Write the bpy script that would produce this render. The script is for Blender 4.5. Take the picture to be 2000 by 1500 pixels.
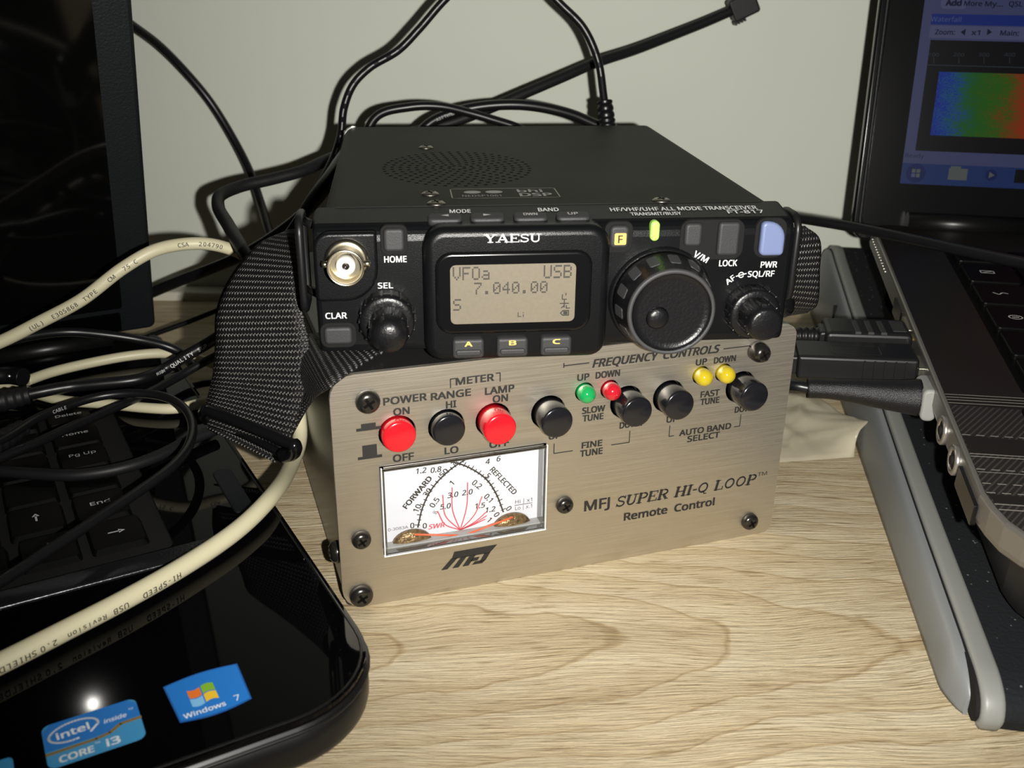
import bpy, bmesh, math, random
from mathutils import Vector, Matrix
random.seed(7)
pi = math.pi
for o in list(bpy.data.objects): bpy.data.objects.remove(o)
scene = bpy.context.scene
COL = scene.collection
MM = 0.001

# ------------------------------------------------------------------ camera
F_PX, CAM_H, PITCH, ROLL = 1916.2, 181.37, 0.4063, 0.0122      # focal length in pixels of a 2000 px frame, height in mm
fw = Vector((0, math.cos(PITCH), -math.sin(PITCH)))
ri0 = Vector((1, 0, 0)); up0 = ri0.cross(fw)
ri = ri0 * math.cos(ROLL) + up0 * math.sin(ROLL)
up = -ri0 * math.sin(ROLL) + up0 * math.cos(ROLL)
cam = bpy.data.cameras.new('camera')
cam.sensor_width = 36; cam.lens = F_PX * 36 / 2000
cam.clip_start = 0.01; cam.clip_end = 20
cam.dof.use_dof = True; cam.dof.focus_distance = 0.31; cam.dof.aperture_fstop = 24
co = bpy.data.objects.new('camera', cam); COL.objects.link(co)
co.matrix_world = Matrix(((ri.x, up.x, -fw.x, 0), (ri.y, up.y, -fw.y, 0), (ri.z, up.z, -fw.z, CAM_H * MM), (0, 0, 0, 1)))
scene.camera = co

# ------------------------------------------------------------------ light
world = bpy.data.worlds.new('room'); scene.world = world; world.use_nodes = True
bgn = world.node_tree.nodes['Background']
bgn.inputs[0].default_value = (1.0, 0.93, 0.80, 1); bgn.inputs[1].default_value = 0.018
fl = bpy.data.lights.new('phone_flash', 'SPOT')
fl.energy = 8.2; fl.color = (1.0, 0.97, 0.90); fl.spot_size = math.radians(118); fl.spot_blend = 1.0; fl.shadow_soft_size = 0.0025
flo = bpy.data.objects.new('phone_flash', fl); COL.objects.link(flo)
flo.location = (0.024, 0.0, 0.176)
flo.rotation_euler = Vector((0.08, 0.548, -0.09)).to_track_quat('-Z', 'Y').to_euler()
scene.view_settings.view_transform = 'Standard'; scene.view_settings.look = 'None'
scene.view_settings.gamma = 1.0; scene.view_settings.exposure = 0.0; scene.view_settings.use_curve_mapping = False

def ray(px, py):
    return fw + ri * ((px - 1000) / F_PX) - up * ((py - 750) / F_PX)
def at(px, py, Y):                       # the point on the sight line of a photo pixel that stands Y mm into the room
    d = ray(px, py); return Vector((0, 0, CAM_H)) + d * (Y / d.y)
def onz(px, py, z):
    d = ray(px, py); return Vector((0, 0, CAM_H)) + d * ((z - CAM_H) / d.z)

# ------------------------------------------------------------------ materials
def mat(name, col, rough=0.5, metal=0.0, spec=0.5, coat=0.0, bump=0.0, bscale=800, var=0.0, vscale=60, aniso=0.0, emit=None, es=0.0, stretch=None, sheen=0.0):
    m = bpy.data.materials.new(name); m.use_nodes = True
    nt = m.node_tree; b = nt.nodes['Principled BSDF']
    b.inputs['Base Color'].default_value = (*col, 1); b.inputs['Roughness'].default_value = rough
    b.inputs['Metallic'].default_value = metal; b.inputs['Specular IOR Level'].default_value = spec
    b.inputs['Coat Weight'].default_value = coat; b.inputs['Coat Roughness'].default_value = 0.06
    b.inputs['Anisotropic'].default_value = aniso
    if sheen: b.inputs['Sheen Weight'].default_value = sheen
    if emit: b.inputs['Emission Color'].default_value = (*emit, 1); b.inputs['Emission Strength'].default_value = es
    if bump or var:
        tc = nt.nodes.new('ShaderNodeTexCoord'); mp = nt.nodes.new('ShaderNodeMapping')
        nt.links.new(tc.outputs['Object'], mp.inputs['Vector'])
        if stretch: mp.inputs['Scale'].default_value = stretch
    if bump:
        n = nt.nodes.new('ShaderNodeTexNoise'); n.inputs['Scale'].default_value = bscale; n.inputs['Detail'].default_value = 3
        nt.links.new(mp.outputs[0], n.inputs['Vector'])
        bp = nt.nodes.new('ShaderNodeBump'); bp.inputs['Strength'].default_value = bump; bp.inputs['Distance'].default_value = 0.0004
        nt.links.new(n.outputs['Fac'], bp.inputs['Height']); nt.links.new(bp.outputs[0], b.inputs['Normal'])
    if var:
        n2 = nt.nodes.new('ShaderNodeTexNoise'); n2.inputs['Scale'].default_value = vscale; n2.inputs['Detail'].default_value = 5
        nt.links.new(mp.outputs[0], n2.inputs['Vector'])
        r = nt.nodes.new('ShaderNodeValToRGB')
        r.color_ramp.elements[0].position = 0.3; r.color_ramp.elements[1].position = 0.7
        r.color_ramp.elements[0].color = (*[c * (1 - var) for c in col], 1); r.color_ramp.elements[1].color = (*[min(1, c * (1 + var)) for c in col], 1)
        nt.links.new(n2.outputs['Fac'], r.inputs[0]); nt.links.new(r.outputs[0], b.inputs['Base Color'])
    return m
def emis(name, col, s=1.0):
    m = bpy.data.materials.new(name); m.use_nodes = True; nt = m.node_tree
    b = nt.nodes['Principled BSDF']; b.inputs['Base Color'].default_value = (0.003, 0.003, 0.004, 1); b.inputs['Roughness'].default_value = 0.3; b.inputs['Specular IOR Level'].default_value = 0.15
    b.inputs['Emission Color'].default_value = (*col, 1); b.inputs['Emission Strength'].default_value = s * 0.36
    return m
def clear(name, tint=(1, 1, 1), gloss=0.12):
    m = bpy.data.materials.new(name); m.use_nodes = True; nt = m.node_tree; nt.nodes.remove(nt.nodes['Principled BSDF'])
    t = nt.nodes.new('ShaderNodeBsdfTransparent'); t.inputs[0].default_value = (*tint, 1)
    g = nt.nodes.new('ShaderNodeBsdfGlossy'); g.inputs['Roughness'].default_value = 0.08
    f = nt.nodes.new('ShaderNodeFresnel'); f.inputs[0].default_value = 1.45
    a = nt.nodes.new('ShaderNodeMath'); a.operation = 'ADD'; a.inputs[1].default_value = gloss
    mx = nt.nodes.new('ShaderNodeMixShader')
    nt.links.new(f.outputs[0], a.inputs[0]); nt.links.new(a.outputs[0], mx.inputs[0]); nt.links.new(t.outputs[0], mx.inputs[1]); nt.links.new(g.outputs[0], mx.inputs[2])
    nt.links.new(mx.outputs[0], nt.nodes['Material Output'].inputs[0])
    return m

M = {}
M['wall'] = mat('wall_paint', (0.66, 0.69, 0.61), 0.85, bump=0.12, bscale=350, var=0.03, vscale=6)
M['trim'] = mat('pale_trim', (0.62, 0.60, 0.50), 0.5)
M['bezel'] = mat('textured_black_plastic', (0.0035, 0.0038, 0.0045), 0.30, spec=0.25, bump=0.16, bscale=4200)
M['case'] = mat('dusty_black_paint', (0.011, 0.011, 0.0085), 0.55, spec=0.16, var=0.45, vscale=28, bump=0.1, bscale=1200)
M['gloss'] = mat('gloss_black_plastic', (0.004, 0.004, 0.0045), 0.18, spec=.35)
M['black'] = mat('black_plastic', (0.007, 0.007, 0.0075), 0.38, spec=.35)
M['knob'] = mat('knob_black_plastic', (0.005, 0.005, 0.006), 0.32, spec=0.4, bump=0.25, bscale=1400)
M['matte'] = mat('matte_black', (0.008, 0.008, 0.008), 0.85, spec=0.2)
M['rubber'] = mat('grey_rubber_key', (0.026, 0.026, 0.027), 0.55, spec=0.4, bump=0.2, bscale=4000)
M['grip'] = mat('knob_grip_grey', (0.032, 0.032, 0.034), 0.6)
M['white_ink'] = mat('white_print', (0.60, 0.61, 0.60), 0.6)
M['key_ink'] = mat('key_legend', (0.42, 0.43, 0.42), 0.6)
M['grey_ink'] = mat('grey_print', (0.34, 0.34, 0.33), 0.6)
M['yellow_ink'] = mat('yellow_print', (0.75, 0.50, 0.12), 0.6)
M['black_ink'] = mat('black_print', (0.012, 0.011, 0.010), 0.6)
M['red_ink'] = mat('red_print', (0.60, 0.06, 0.10), 0.6)
M['lcd'] = mat('lcd_glass', (0.165, 0.143, 0.107), 0.35, coat=0.2, var=0.05, vscale=900)
M['lcd_ink'] = mat('lcd_segment', (0.022, 0.019, 0.015), 0.5)
M['orange'] = mat('orange_key_label', (0.80, 0.42, 0.10), 0.5)
M['pwr'] = mat('blue_grey_key', (0.135, 0.17, 0.31), 0.45)
M['tx'] = mat('green_lit_lens', (0.35, 0.62, 0.12), 0.3, emit=(0.45, 0.9, 0.12), es=0.35)
M['nickel'] = mat('nickel', (0.72, 0.66, 0.52), 0.25, metal=1.0)
M['screw_steel'] = mat('bright_screw_steel', (0.36, 0.34, 0.29), 0.35, metal=1.0)
M['dark_screw'] = mat('black_oxide_screw', (0.07, 0.065, 0.06), 0.22, metal=0.85)
M['ptfe'] = mat('white_insulator', (0.62, 0.61, 0.58), 0.5)
M['dark_hole'] = mat('hole', (0.003, 0.003, 0.003), 0.9, spec=0.1)
M['red_btn'] = mat('red_button_plastic', (0.52, 0.008, 0.016), 0.22, coat=0.3)
M['black_btn'] = mat('black_button_plastic', (0.008, 0.008, 0.010), 0.2, coat=0.2)
M['led_g'] = mat('green_led_lens', (0.01, 0.26, 0.07), 0.12, coat=0.6, emit=(0.0, 0.5, 0.1), es=0.03)
M['led_r'] = mat('red_led_lens', (0.42, 0.01, 0.02), 0.12, coat=0.6)
M['led_y'] = mat('yellow_led_lens', (0.44, 0.34, 0.015), 0.12, coat=0.6)
M['chrome'] = mat('worn_metal_and_glint', (0.7, 0.7, 0.66), 0.3, metal=1.0)
M['meter_white'] = mat('meter_card', (0.62, 0.64, 0.70), 0.6)
M['meter_rail'] = mat('meter_rail_grey', (0.30, 0.31, 0.31), 0.4)
M['bronze'] = mat('coil_bronze', (0.16, 0.10, 0.04), 0.3, metal=0.6, var=0.8, vscale=900, bump=0.8, bscale=900)
M['needle'] = mat('orange_red_needle', (0.85, 0.10, 0.03), 0.5)
M['acrylic'] = clear('clear_acrylic', (0.98, 0.98, 0.98), 0.01)
M['acrylic_wall'] = clear('clear_acrylic_wall', (0.90, 0.90, 0.90), 0.16)
M['cover'] = mat('black_steel_cover', (0.018, 0.018, 0.018), 0.3, spec=0.6)
M['beige'] = mat('beige_cable_jacket', (0.58, 0.54, 0.37), 0.42)
M['cable'] = mat('black_cable_jacket', (0.006, 0.006, 0.007), 0.33, spec=.4)
M['cable_soft'] = mat('black_cable_soft_jacket', (0.008, 0.008, 0.009), 0.5, spec=.3)
M['lap_black'] = mat('laptop_gloss_black', (0.0012, 0.0012, 0.0015), 0.035, spec=0.12)
M['lap_side'] = mat('laptop_side_black', (0.005, 0.005, 0.005), 0.34, spec=0.35)
M['lap_matte'] = mat('laptop_textured_frame', (0.006, 0.0075, 0.009), 0.5, spec=0.3, bump=0.35, bscale=1300)
M['screen_off'] = mat('unlit_screen', (0.002, 0.002, 0.002), 0.07, spec=0.3)
M['key'] = mat('key_black', (0.002, 0.002, 0.002), 0.42, spec=0.12)
M['grey_stand'] = mat('grey_stand_plastic', (0.165, 0.175, 0.18), 0.45)
M['grey_rim'] = mat('grey_stand_rim', (0.20, 0.205, 0.195), 0.45)
M['silver'] = mat('silver_grey_rim', (0.20, 0.19, 0.175), 0.34, metal=0.7)
M['gold'] = mat('gold_contact', (0.85, 0.62, 0.15), 0.25, metal=1.0)
M['usb_steel'] = mat('usb_steel', (0.55, 0.53, 0.45), 0.28, metal=1.0)
M['grey_band'] = mat('grey_plug_band', (0.22, 0.225, 0.215), 0.5)
M['s_blue'] = mat('sticker_deep_blue', (0.010, 0.095, 0.36), 0.35)
M['s_blue2'] = mat('sticker_mid_blue', (0.015, 0.17, 0.55), 0.35)
M['s_sky'] = mat('sticker_sky_blue', (0.05, 0.28, 0.55), 0.35)
M['s_white'] = mat('sticker_white', (0.75, 0.78, 0.80), 0.4)
M['s_gold'] = mat('sticker_gold', (0.24, 0.15, 0.025), 0.35)
M['s_red'] = mat('sticker_orange_red', (0.72, 0.17, 0.02), 0.35)
M['s_green'] = mat('sticker_green', (0.20, 0.42, 0.03), 0.35)
M['s_yel'] = mat('sticker_yellow', (0.78, 0.50, 0.03), 0.35)
M['s_lblue'] = mat('sticker_light_blue', (0.20, 0.47, 0.75), 0.35)
M['ring'] = mat('jack_ring_silver', (0.34, 0.32, 0.30), 0.3, metal=0.8)

def stainless():
    m = mat('brushed_stainless', (0.60, 0.55, 0.47), 0.5, metal=1.0, aniso=0.4)
    nt = m.node_tree; b = nt.nodes['Principled BSDF']
    tc = nt.nodes.new('ShaderNodeTexCoord'); mp = nt.nodes.new('ShaderNodeMapping'); mp.inputs['Scale'].default_value = (30, 40, 2600)
    n = nt.nodes.new('ShaderNodeTexNoise'); n.inputs['Scale'].default_value = 1.0; n.inputs['Detail'].default_value = 6; n.inputs['Roughness'].default_value = 0.7
    nt.links.new(tc.outputs['Object'], mp.inputs[0]); nt.links.new(mp.outputs[0], n.inputs['Vector'])
    r = nt.nodes.new('ShaderNodeMapRange'); r.inputs[1].default_value = 0.3; r.inputs[2].default_value = 0.7; r.inputs[3].default_value = 0.42; r.inputs[4].default_value = 0.52
    nt.links.new(n.outputs['Fac'], r.inputs[0]); nt.links.new(r.outputs[0], b.inputs['Roughness'])
    cr = nt.nodes.new('ShaderNodeValToRGB'); cr.color_ramp.elements[0].position = .3; cr.color_ramp.elements[1].position = .7
    cr.color_ramp.elements[0].color = (0.57, 0.53, 0.46, 1); cr.color_ramp.elements[1].color = (0.69, 0.65, 0.57, 1)
    nt.links.new(n.outputs['Fac'], cr.inputs[0]); nt.links.new(cr.outputs[0], b.inputs['Base Color'])
    bp = nt.nodes.new('ShaderNodeBump'); bp.inputs['Strength'].default_value = 0.25; bp.inputs['Distance'].default_value = 0.0001
    nt.links.new(n.outputs['Fac'], bp.inputs['Height']); nt.links.new(bp.outputs[0], b.inputs['Normal'])
    return m
M['steel'] = stainless()

def oak():
    m = bpy.data.materials.new('light_oak'); m.use_nodes = True; nt = m.node_tree; b = nt.nodes['Principled BSDF']
    N = nt.nodes.new; L = nt.links.new
    tc = N('ShaderNodeTexCoord'); rot = N('ShaderNodeMapping'); rot.inputs['Rotation'].default_value = (0, 0, math.radians(-3))
    L(tc.outputs['Object'], rot.inputs[0])
    low = N('ShaderNodeTexNoise'); low.inputs['Scale'].default_value = 7; low.inputs['Detail'].default_value = 2; L(rot.outputs[0], low.inputs['Vector'])
    sub = N('ShaderNodeVectorMath'); sub.operation = 'SUBTRACT'; sub.inputs[1].default_value = (.5, .5, .5); L(low.outputs['Color'], sub.inputs[0])
    sc = N('ShaderNodeVectorMath'); sc.operation = 'MULTIPLY'; sc.inputs[1].default_value = (0.0, 0.03, 0.0); L(sub.outputs[0], sc.inputs[0])
    add = N('ShaderNodeVectorMath'); add.operation = 'ADD'; L(rot.outputs[0], add.inputs[0]); L(sc.outputs[0], add.inputs[1])
    def stretched(sx, sy, det, rough=.6):
        mp = N('ShaderNodeMapping'); mp.inputs['Scale'].default_value = (sx, sy, 1); L(add.outputs[0], mp.inputs[0])
        n = N('ShaderNodeTexNoise'); n.inputs['Scale'].default_value = 1; n.inputs['Detail'].default_value = det; n.inputs['Roughness'].default_value = rough
        L(mp.outputs[0], n.inputs['Vector']); return n
    broad = stretched(5, 70, 4); fine = stretched(55, 900, 6, .68); pore = stretched(70, 1300, 3, .6)
    cr = N('ShaderNodeValToRGB'); e = cr.color_ramp.elements
    e[0].position = .30; e[0].color = (0.38, 0.29, 0.17, 1); e[1].position = .70; e[1].color = (0.74, 0.65, 0.475, 1)
    x = e.new(.5); x.color = (0.585, 0.49, 0.33, 1)
    mixf = N('ShaderNodeMath'); mixf.operation = 'MULTIPLY_ADD'; mixf.inputs[1].default_value = 0.55
    h = N('ShaderNodeMath'); h.operation = 'MULTIPLY'; h.inputs[1].default_value = 0.45; L(fine.outputs['Fac'], h.inputs[0])
    L(broad.outputs['Fac'], mixf.inputs[0]); L(h.outputs[0], mixf.inputs[2]); L(mixf.outputs[0], cr.inputs[0])
    pr = N('ShaderNodeValToRGB'); pr.color_ramp.elements[0].position = .33; pr.color_ramp.elements[0].color = (0.55, 0.48, 0.38, 1); pr.color_ramp.elements[1].position = .45; pr.color_ramp.elements[1].color = (1, 1, 1, 1)
    L(pore.outputs['Fac'], pr.inputs[0])
    el = N('ShaderNodeMapping'); el.inputs['Location'].default_value = (0.019, -0.232, 0); el.inputs['Scale'].default_value = (0.19, 1, 0); L(add.outputs[0], el.inputs[0])
    ln = N('ShaderNodeVectorMath'); ln.operation = 'LENGTH'; L(el.outputs[0], ln.inputs[0])
    wob = N('ShaderNodeTexNoise'); wob.inputs['Scale'].default_value = 16; wob.inputs['Detail'].default_value = 4; L(rot.outputs[0], wob.inputs['Vector'])
    rr = N('ShaderNodeMath'); rr.operation = 'MULTIPLY_ADD'; rr.inputs[1].default_value = 0.016; L(wob.outputs['Fac'], rr.inputs[0]); L(ln.outputs['Value'], rr.inputs[2])
    fr = N('ShaderNodeMath'); fr.operation = 'MULTIPLY'; fr.inputs[1].default_value = 118; L(rr.outputs[0], fr.inputs[0])
    ff = N('ShaderNodeMath'); ff.operation = 'FRACT'; L(fr.outputs[0], ff.inputs[0])
    ar = N('ShaderNodeValToRGB'); q = ar.color_ramp.elements; q[0].position = 0; q[0].color = (1, 1, 1, 1); q[1].position = 1; q[1].color = (.97, .95, .92, 1)
    for p_, c_ in ((.55, (.96, .94, .90)), (.91, (.90, .86, .79)), (.955, (.68, .61, .51)), (.98, (.80, .74, .64))): x_ = q.new(p_); x_.color = (*c_, 1)
    L(ff.outputs[0], ar.inputs[0])
    ml2 = N('ShaderNodeMix'); ml2.data_type = 'RGBA'; ml2.blend_type = 'MULTIPLY'; ml2.inputs[0].default_value = 1.0
    mul = N('ShaderNodeMix'); mul.data_type = 'RGBA'; mul.blend_type = 'MULTIPLY'; mul.inputs[0].default_value = 1.0
    L(ar.outputs[0], ml2.inputs[6]); L(pr.outputs[0], ml2.inputs[7]); L(cr.outputs[0], mul.inputs[6]); L(ml2.outputs[2], mul.inputs[7]); L(mul.outputs[2], b.inputs['Base Color'])
    b.inputs['Roughness'].default_value = 0.55; b.inputs['Specular IOR Level'].default_value = 0.3
    bp = N('ShaderNodeBump'); bp.inputs['Strength'].default_value = 0.9; bp.inputs['Distance'].default_value = 0.0016
    L(fine.outputs['Fac'], bp.inputs['Height']); L(bp.outputs[0], b.inputs['Normal'])
    return m
M['oak'] = oak()

def webbing():
    m = bpy.data.materials.new('woven_webbing'); m.use_nodes = True; nt = m.node_tree; b = nt.nodes['Principled BSDF']
    N = nt.nodes.new; L = nt.links.new
    uv = N('ShaderNodeUVMap'); sp = N('ShaderNodeSeparateXYZ'); L(uv.outputs[0], sp.inputs[0])
    nz = N('ShaderNodeTexNoise'); nz.inputs['Scale'].default_value = 1.1; nz.inputs['Detail'].default_value = 3; L(uv.outputs[0], nz.inputs['Vector'])
    def math_(op, a, bb=None, c=None):
        n = N('ShaderNodeMath'); n.operation = op
        for i, v in enumerate((a, bb, c)):
            if v is None: continue
            if isinstance(v, (int, float)): n.inputs[i].default_value = v
            else: L(v, n.inputs[i])
        return n.outputs[0]
    jit = math_('MULTIPLY', nz.outputs['Fac'], 2.2)
    v = math_('MULTIPLY_ADD', sp.outputs['Y'], 2 * pi / 1.75, jit)
    row = math_('FLOOR', math_('DIVIDE', sp.outputs['Y'], 1.75))
    u = math_('ADD', math_('MULTIPLY_ADD', sp.outputs['X'], 2 * pi / 1.25, jit), math_('MULTIPLY', row, 2.4))
    h = math_('MULTIPLY', math_('MULTIPLY_ADD', math_('SINE', v), .5, .5), math_('MULTIPLY_ADD', math_('SINE', u), .5, .5))
    cr = N('ShaderNodeValToRGB'); cr.color_ramp.elements[0].position = .35; cr.color_ramp.elements[0].color = (0.006, 0.006, 0.006, 1)
    cr.color_ramp.elements[1].position = .95; cr.color_ramp.elements[1].color = (0.17, 0.162, 0.15, 1)
    L(h, cr.inputs[0]); L(cr.outputs[0], b.inputs['Base Color']); b.inputs['Roughness'].default_value = 0.5
    bp = N('ShaderNodeBump'); bp.inputs['Strength'].default_value = 1.0; bp.inputs['Distance'].default_value = 0.0006
    L(h, bp.inputs['Height']); L(bp.outputs[0], b.inputs['Normal'])
    return m
M['web'] = webbing()

def speckled(name, base, speck, scale, thr):
    m = mat(name, base, 0.85, spec=0.25); nt = m.node_tree; b = nt.nodes['Principled BSDF']
    tc = nt.nodes.new('ShaderNodeTexCoord'); v = nt.nodes.new('ShaderNodeTexVoronoi'); v.inputs['Scale'].default_value = scale
    nt.links.new(tc.outputs['Object'], v.inputs['Vector'])
    r = nt.nodes.new('ShaderNodeValToRGB'); r.color_ramp.interpolation = 'LINEAR'
    r.color_ramp.elements[0].position = thr * .6; r.color_ramp.elements[0].color = (*speck, 1); r.color_ramp.elements[1].position = thr; r.color_ramp.elements[1].color = (*base, 1)
    nt.links.new(v.outputs['Distance'], r.inputs[0]); nt.links.new(r.outputs[0], b.inputs['Base Color'])
    n = nt.nodes.new('ShaderNodeTexNoise'); n.inputs['Scale'].default_value = 900; nt.links.new(tc.outputs['Object'], n.inputs['Vector'])
    bp = nt.nodes.new('ShaderNodeBump'); bp.inputs['Strength'].default_value = .6; bp.inputs['Distance'].default_value = .0005
    nt.links.new(n.outputs['Fac'], bp.inputs['Height']); nt.links.new(bp.outputs[0], b.inputs['Normal'])
    return m
M['mesh'] = speckled('black_mesh_fabric', (0.006, 0.007, 0.009), (0.11, 0.12, 0.12), 330, .13)

def pinstripe(name, base, line, freq, ang):
    m = mat(name, base, 0.38, metal=0.2, spec=.3); nt = m.node_tree; b = nt.nodes['Principled BSDF']
    tc = nt.nodes.new('ShaderNodeTexCoord'); mp = nt.nodes.new('ShaderNodeMapping'); mp.inputs['Rotation'].default_value = (0, 0, ang); mp.inputs['Scale'].default_value = (freq,) * 3
    nt.links.new(tc.outputs['Object'], mp.inputs[0])
    w = nt.nodes.new('ShaderNodeTexWave'); w.inputs['Scale'].default_value = 1.0; nt.links.new(mp.outputs[0], w.inputs['Vector'])
    r = nt.nodes.new('ShaderNodeValToRGB'); r.color_ramp.elements[0].position = .6; r.color_ramp.elements[0].color = (*base, 1); r.color_ramp.elements[1].position = .95; r.color_ramp.elements[1].color = (*line, 1)
    nt.links.new(w.outputs['Fac'], r.inputs[0]); nt.links.new(r.outputs[0], b.inputs['Base Color'])
    return m
M['bronze_deck'] = mat('dark_bronze_deck', (0.012, 0.010, 0.008), 0.36, spec=0.3)
M['pin'] = pinstripe('bronze_pinstripe', (0.020, 0.017, 0.015), (0.050, 0.044, 0.039), 210, math.radians(35))
M['deck_line'] = mat('deck_line_silver', (0.22, 0.20, 0.18), 0.4)

def spectro():
    m = bpy.data.materials.new('waterfall_display'); m.use_nodes = True; nt = m.node_tree; b = nt.nodes['Principled BSDF']
    N = nt.nodes.new; L = nt.links.new
    uv = N('ShaderNodeUVMap'); sp = N('ShaderNodeSeparateXYZ'); L(uv.outputs[0], sp.inputs[0])
    mp = N('ShaderNodeMapping'); mp.inputs['Scale'].default_value = (70, 55, 1); L(uv.outputs[0], mp.inputs[0])
    n = N('ShaderNodeTexNoise'); n.inputs['Scale'].default_value = 1; n.inputs['Detail'].default_value = 3; n.inputs['Roughness'].default_value = .7; L(mp.outputs[0], n.inputs['Vector'])
    n2 = N('ShaderNodeTexNoise'); n2.inputs['Scale'].default_value = 5; n2.inputs['Detail'].default_value = 2; L(uv.outputs[0], n2.inputs['Vector'])
    a = N('ShaderNodeMath'); a.operation = 'MULTIPLY_ADD'; a.inputs[1].default_value = .9; L(n.outputs['Fac'], a.inputs[0]); L(sp.outputs['X'], a.inputs[2])
    c = N('ShaderNodeMath'); c.operation = 'MULTIPLY_ADD'; c.inputs[1].default_value = .35; L(n2.outputs['Fac'], c.inputs[0]); L(a.outputs[0], c.inputs[2])
    cr = N('ShaderNodeValToRGB'); e = cr.color_ramp.elements
    e[0].position = .434; e[0].color = (0.006, 0.02, 0.30, 1); e[1].position = .86; e[1].color = (0.30, 0.035, 0.004, 1)
    for p, cc in ((.51, (0.01, 0.08, 0.30)), (.57, (0.012, 0.11, 0.06)), (.63, (0.01, 0.12, 0.006)), (.75, (0.035, 0.12, 0.004)), (.81, (0.10, 0.07, 0.004))):
        x = e.new(p); x.color = (*cc, 1)
    sc_ = N('ShaderNodeMath'); sc_.operation = 'MULTIPLY'; sc_.inputs[1].default_value = .7; L(c.outputs[0], sc_.inputs[0])
    L(sc_.outputs[0], cr.inputs[0]); L(cr.outputs[0], b.inputs['Emission Color']); b.inputs['Emission Strength'].default_value = 0.45
    b.inputs['Base Color'].default_value = (.003, .003, .004, 1); b.inputs['Roughness'].default_value = .3; b.inputs['Specular IOR Level'].default_value = .15
    return m
M['spectro'] = spectro()
M['scr_win'] = emis('window_blue_grey', (0.075, 0.085, 0.20))
M['scr_bar'] = emis('window_light_bar', (0.11, 0.12, 0.25))
M['scr_title'] = emis('window_title_blue', (0.010, 0.030, 0.24))
M['scr_task'] = emis('taskbar_blue', (0.016, 0.042, 0.17))
M['scr_black'] = emis('window_black', (0.001, 0.001, 0.002))
M['scr_text'] = emis('window_dark_text', (0.006, 0.008, 0.04))
M['scr_dim'] = emis('window_dim_text', (0.035, 0.05, 0.06))
M['scr_light'] = emis('window_pale_text', (0.10, 0.13, 0.33))
M['scr_folder'] = emis('folder_icon', (0.13, 0.15, 0.14))
M['scr_orb'] = emis('start_orb', (0.008, 0.02, 0.12))

def film():
    m = bpy.data.materials.new('clear_crumpled_film'); m.use_nodes = True; nt = m.node_tree; b = nt.nodes['Principled BSDF']
    b.inputs['Base Color'].default_value = (0.74, 0.68, 0.52, 1); b.inputs['Roughness'].default_value = 0.28
    t = nt.nodes.new('ShaderNodeBsdfTransparent'); mx = nt.nodes.new('ShaderNodeMixShader'); mx.inputs[0].default_value = 0.42
    nt.links.new(t.outputs[0], mx.inputs[1]); nt.links.new(b.outputs[0], mx.inputs[2]); nt.links.new(mx.outputs[0], nt.nodes['Material Output'].inputs[0])
    return m
M['film'] = film()

# ------------------------------------------------------------------ fonts
def load_font(n):
    try:
        import os
        return bpy.data.fonts.load(os.path.join(bpy.utils.system_resource('DATAFILES'), 'fonts', n))
    except Exception:
        return None
SANS = load_font('NotoSansMath-Regular.woff2')

# ------------------------------------------------------------------ mesh helpers (all in mm)
def frame(o, u, v):
    u = Vector(u).normalized(); v = Vector(v); n = u.cross(v).normalized(); v = n.cross(u)
    return Matrix(((u.x, v.x, n.x, o[0]), (u.y, v.y, n.y, o[1]), (u.z, v.z, n.z, o[2]), (0, 0, 0, 1)))
FRONT = frame((0, 0, 0), (1, 0, 0), (0, 0, 1))        # u = x, v = z, w = -y (towards the viewer)
DECK = Matrix.Identity(4)                               # u = x, v = y, w = z
def T(x, y, z=0): return Matrix.Translation((x, y, z))
def RZ(a): return Matrix.Rotation(a, 4, 'Z')

def offset_loop(pts, d):
    n = len(pts); out = []
    for i in range(n):
        p0, p1, p2 = Vector(pts[i - 1]), Vector(pts[i]), Vector(pts[(i + 1) % n])
        a = (p1 - p0); b = (p2 - p1)
        if a.length < 1e-9 or b.length < 1e-9: out.append(tuple(p1)); continue
        a.normalize(); b.normalize()
        na = Vector((-a.y, a.x)); nb = Vector((-b.y, b.x)); s = na + nb
        if s.length < 1e-6: out.append(tuple(p1 + na * d)); continue
        s.normalize(); k = d / max(0.35, s.dot(na)); out.append(tuple(p1 + s * k))
    return out
def rrect(x0, x1, y0, y1, r=0, seg=5, rs=None):
    if rs is None: rs = (r, r, r, r)                     # bl, br, tr, tl
    pts = []
    for (cx, cy, a0, rr) in ((x0, y0, pi, rs[0]), (x1, y0, 1.5 * pi, rs[1]), (x1, y1, 0, rs[2]), (x0, y1, .5 * pi, rs[3])):
        sx = 1 if cx == x0 else -1; sy = 1 if cy == y0 else -1
        if rr <= 0: pts.append((cx, cy)); continue
        for i in range(seg + 1):
            a = a0 + .5 * pi * i / seg
            pts.append((cx + sx * rr + rr * math.cos(a), cy + sy * rr + rr * math.sin(a)))
    return pts
def circ(cx, cy, r, seg=32, ry=None):
    ry = ry or r
    return [(cx + r * math.cos(2 * pi * i / seg), cy + ry * math.sin(2 * pi * i / seg)) for i in range(seg)]

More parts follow.
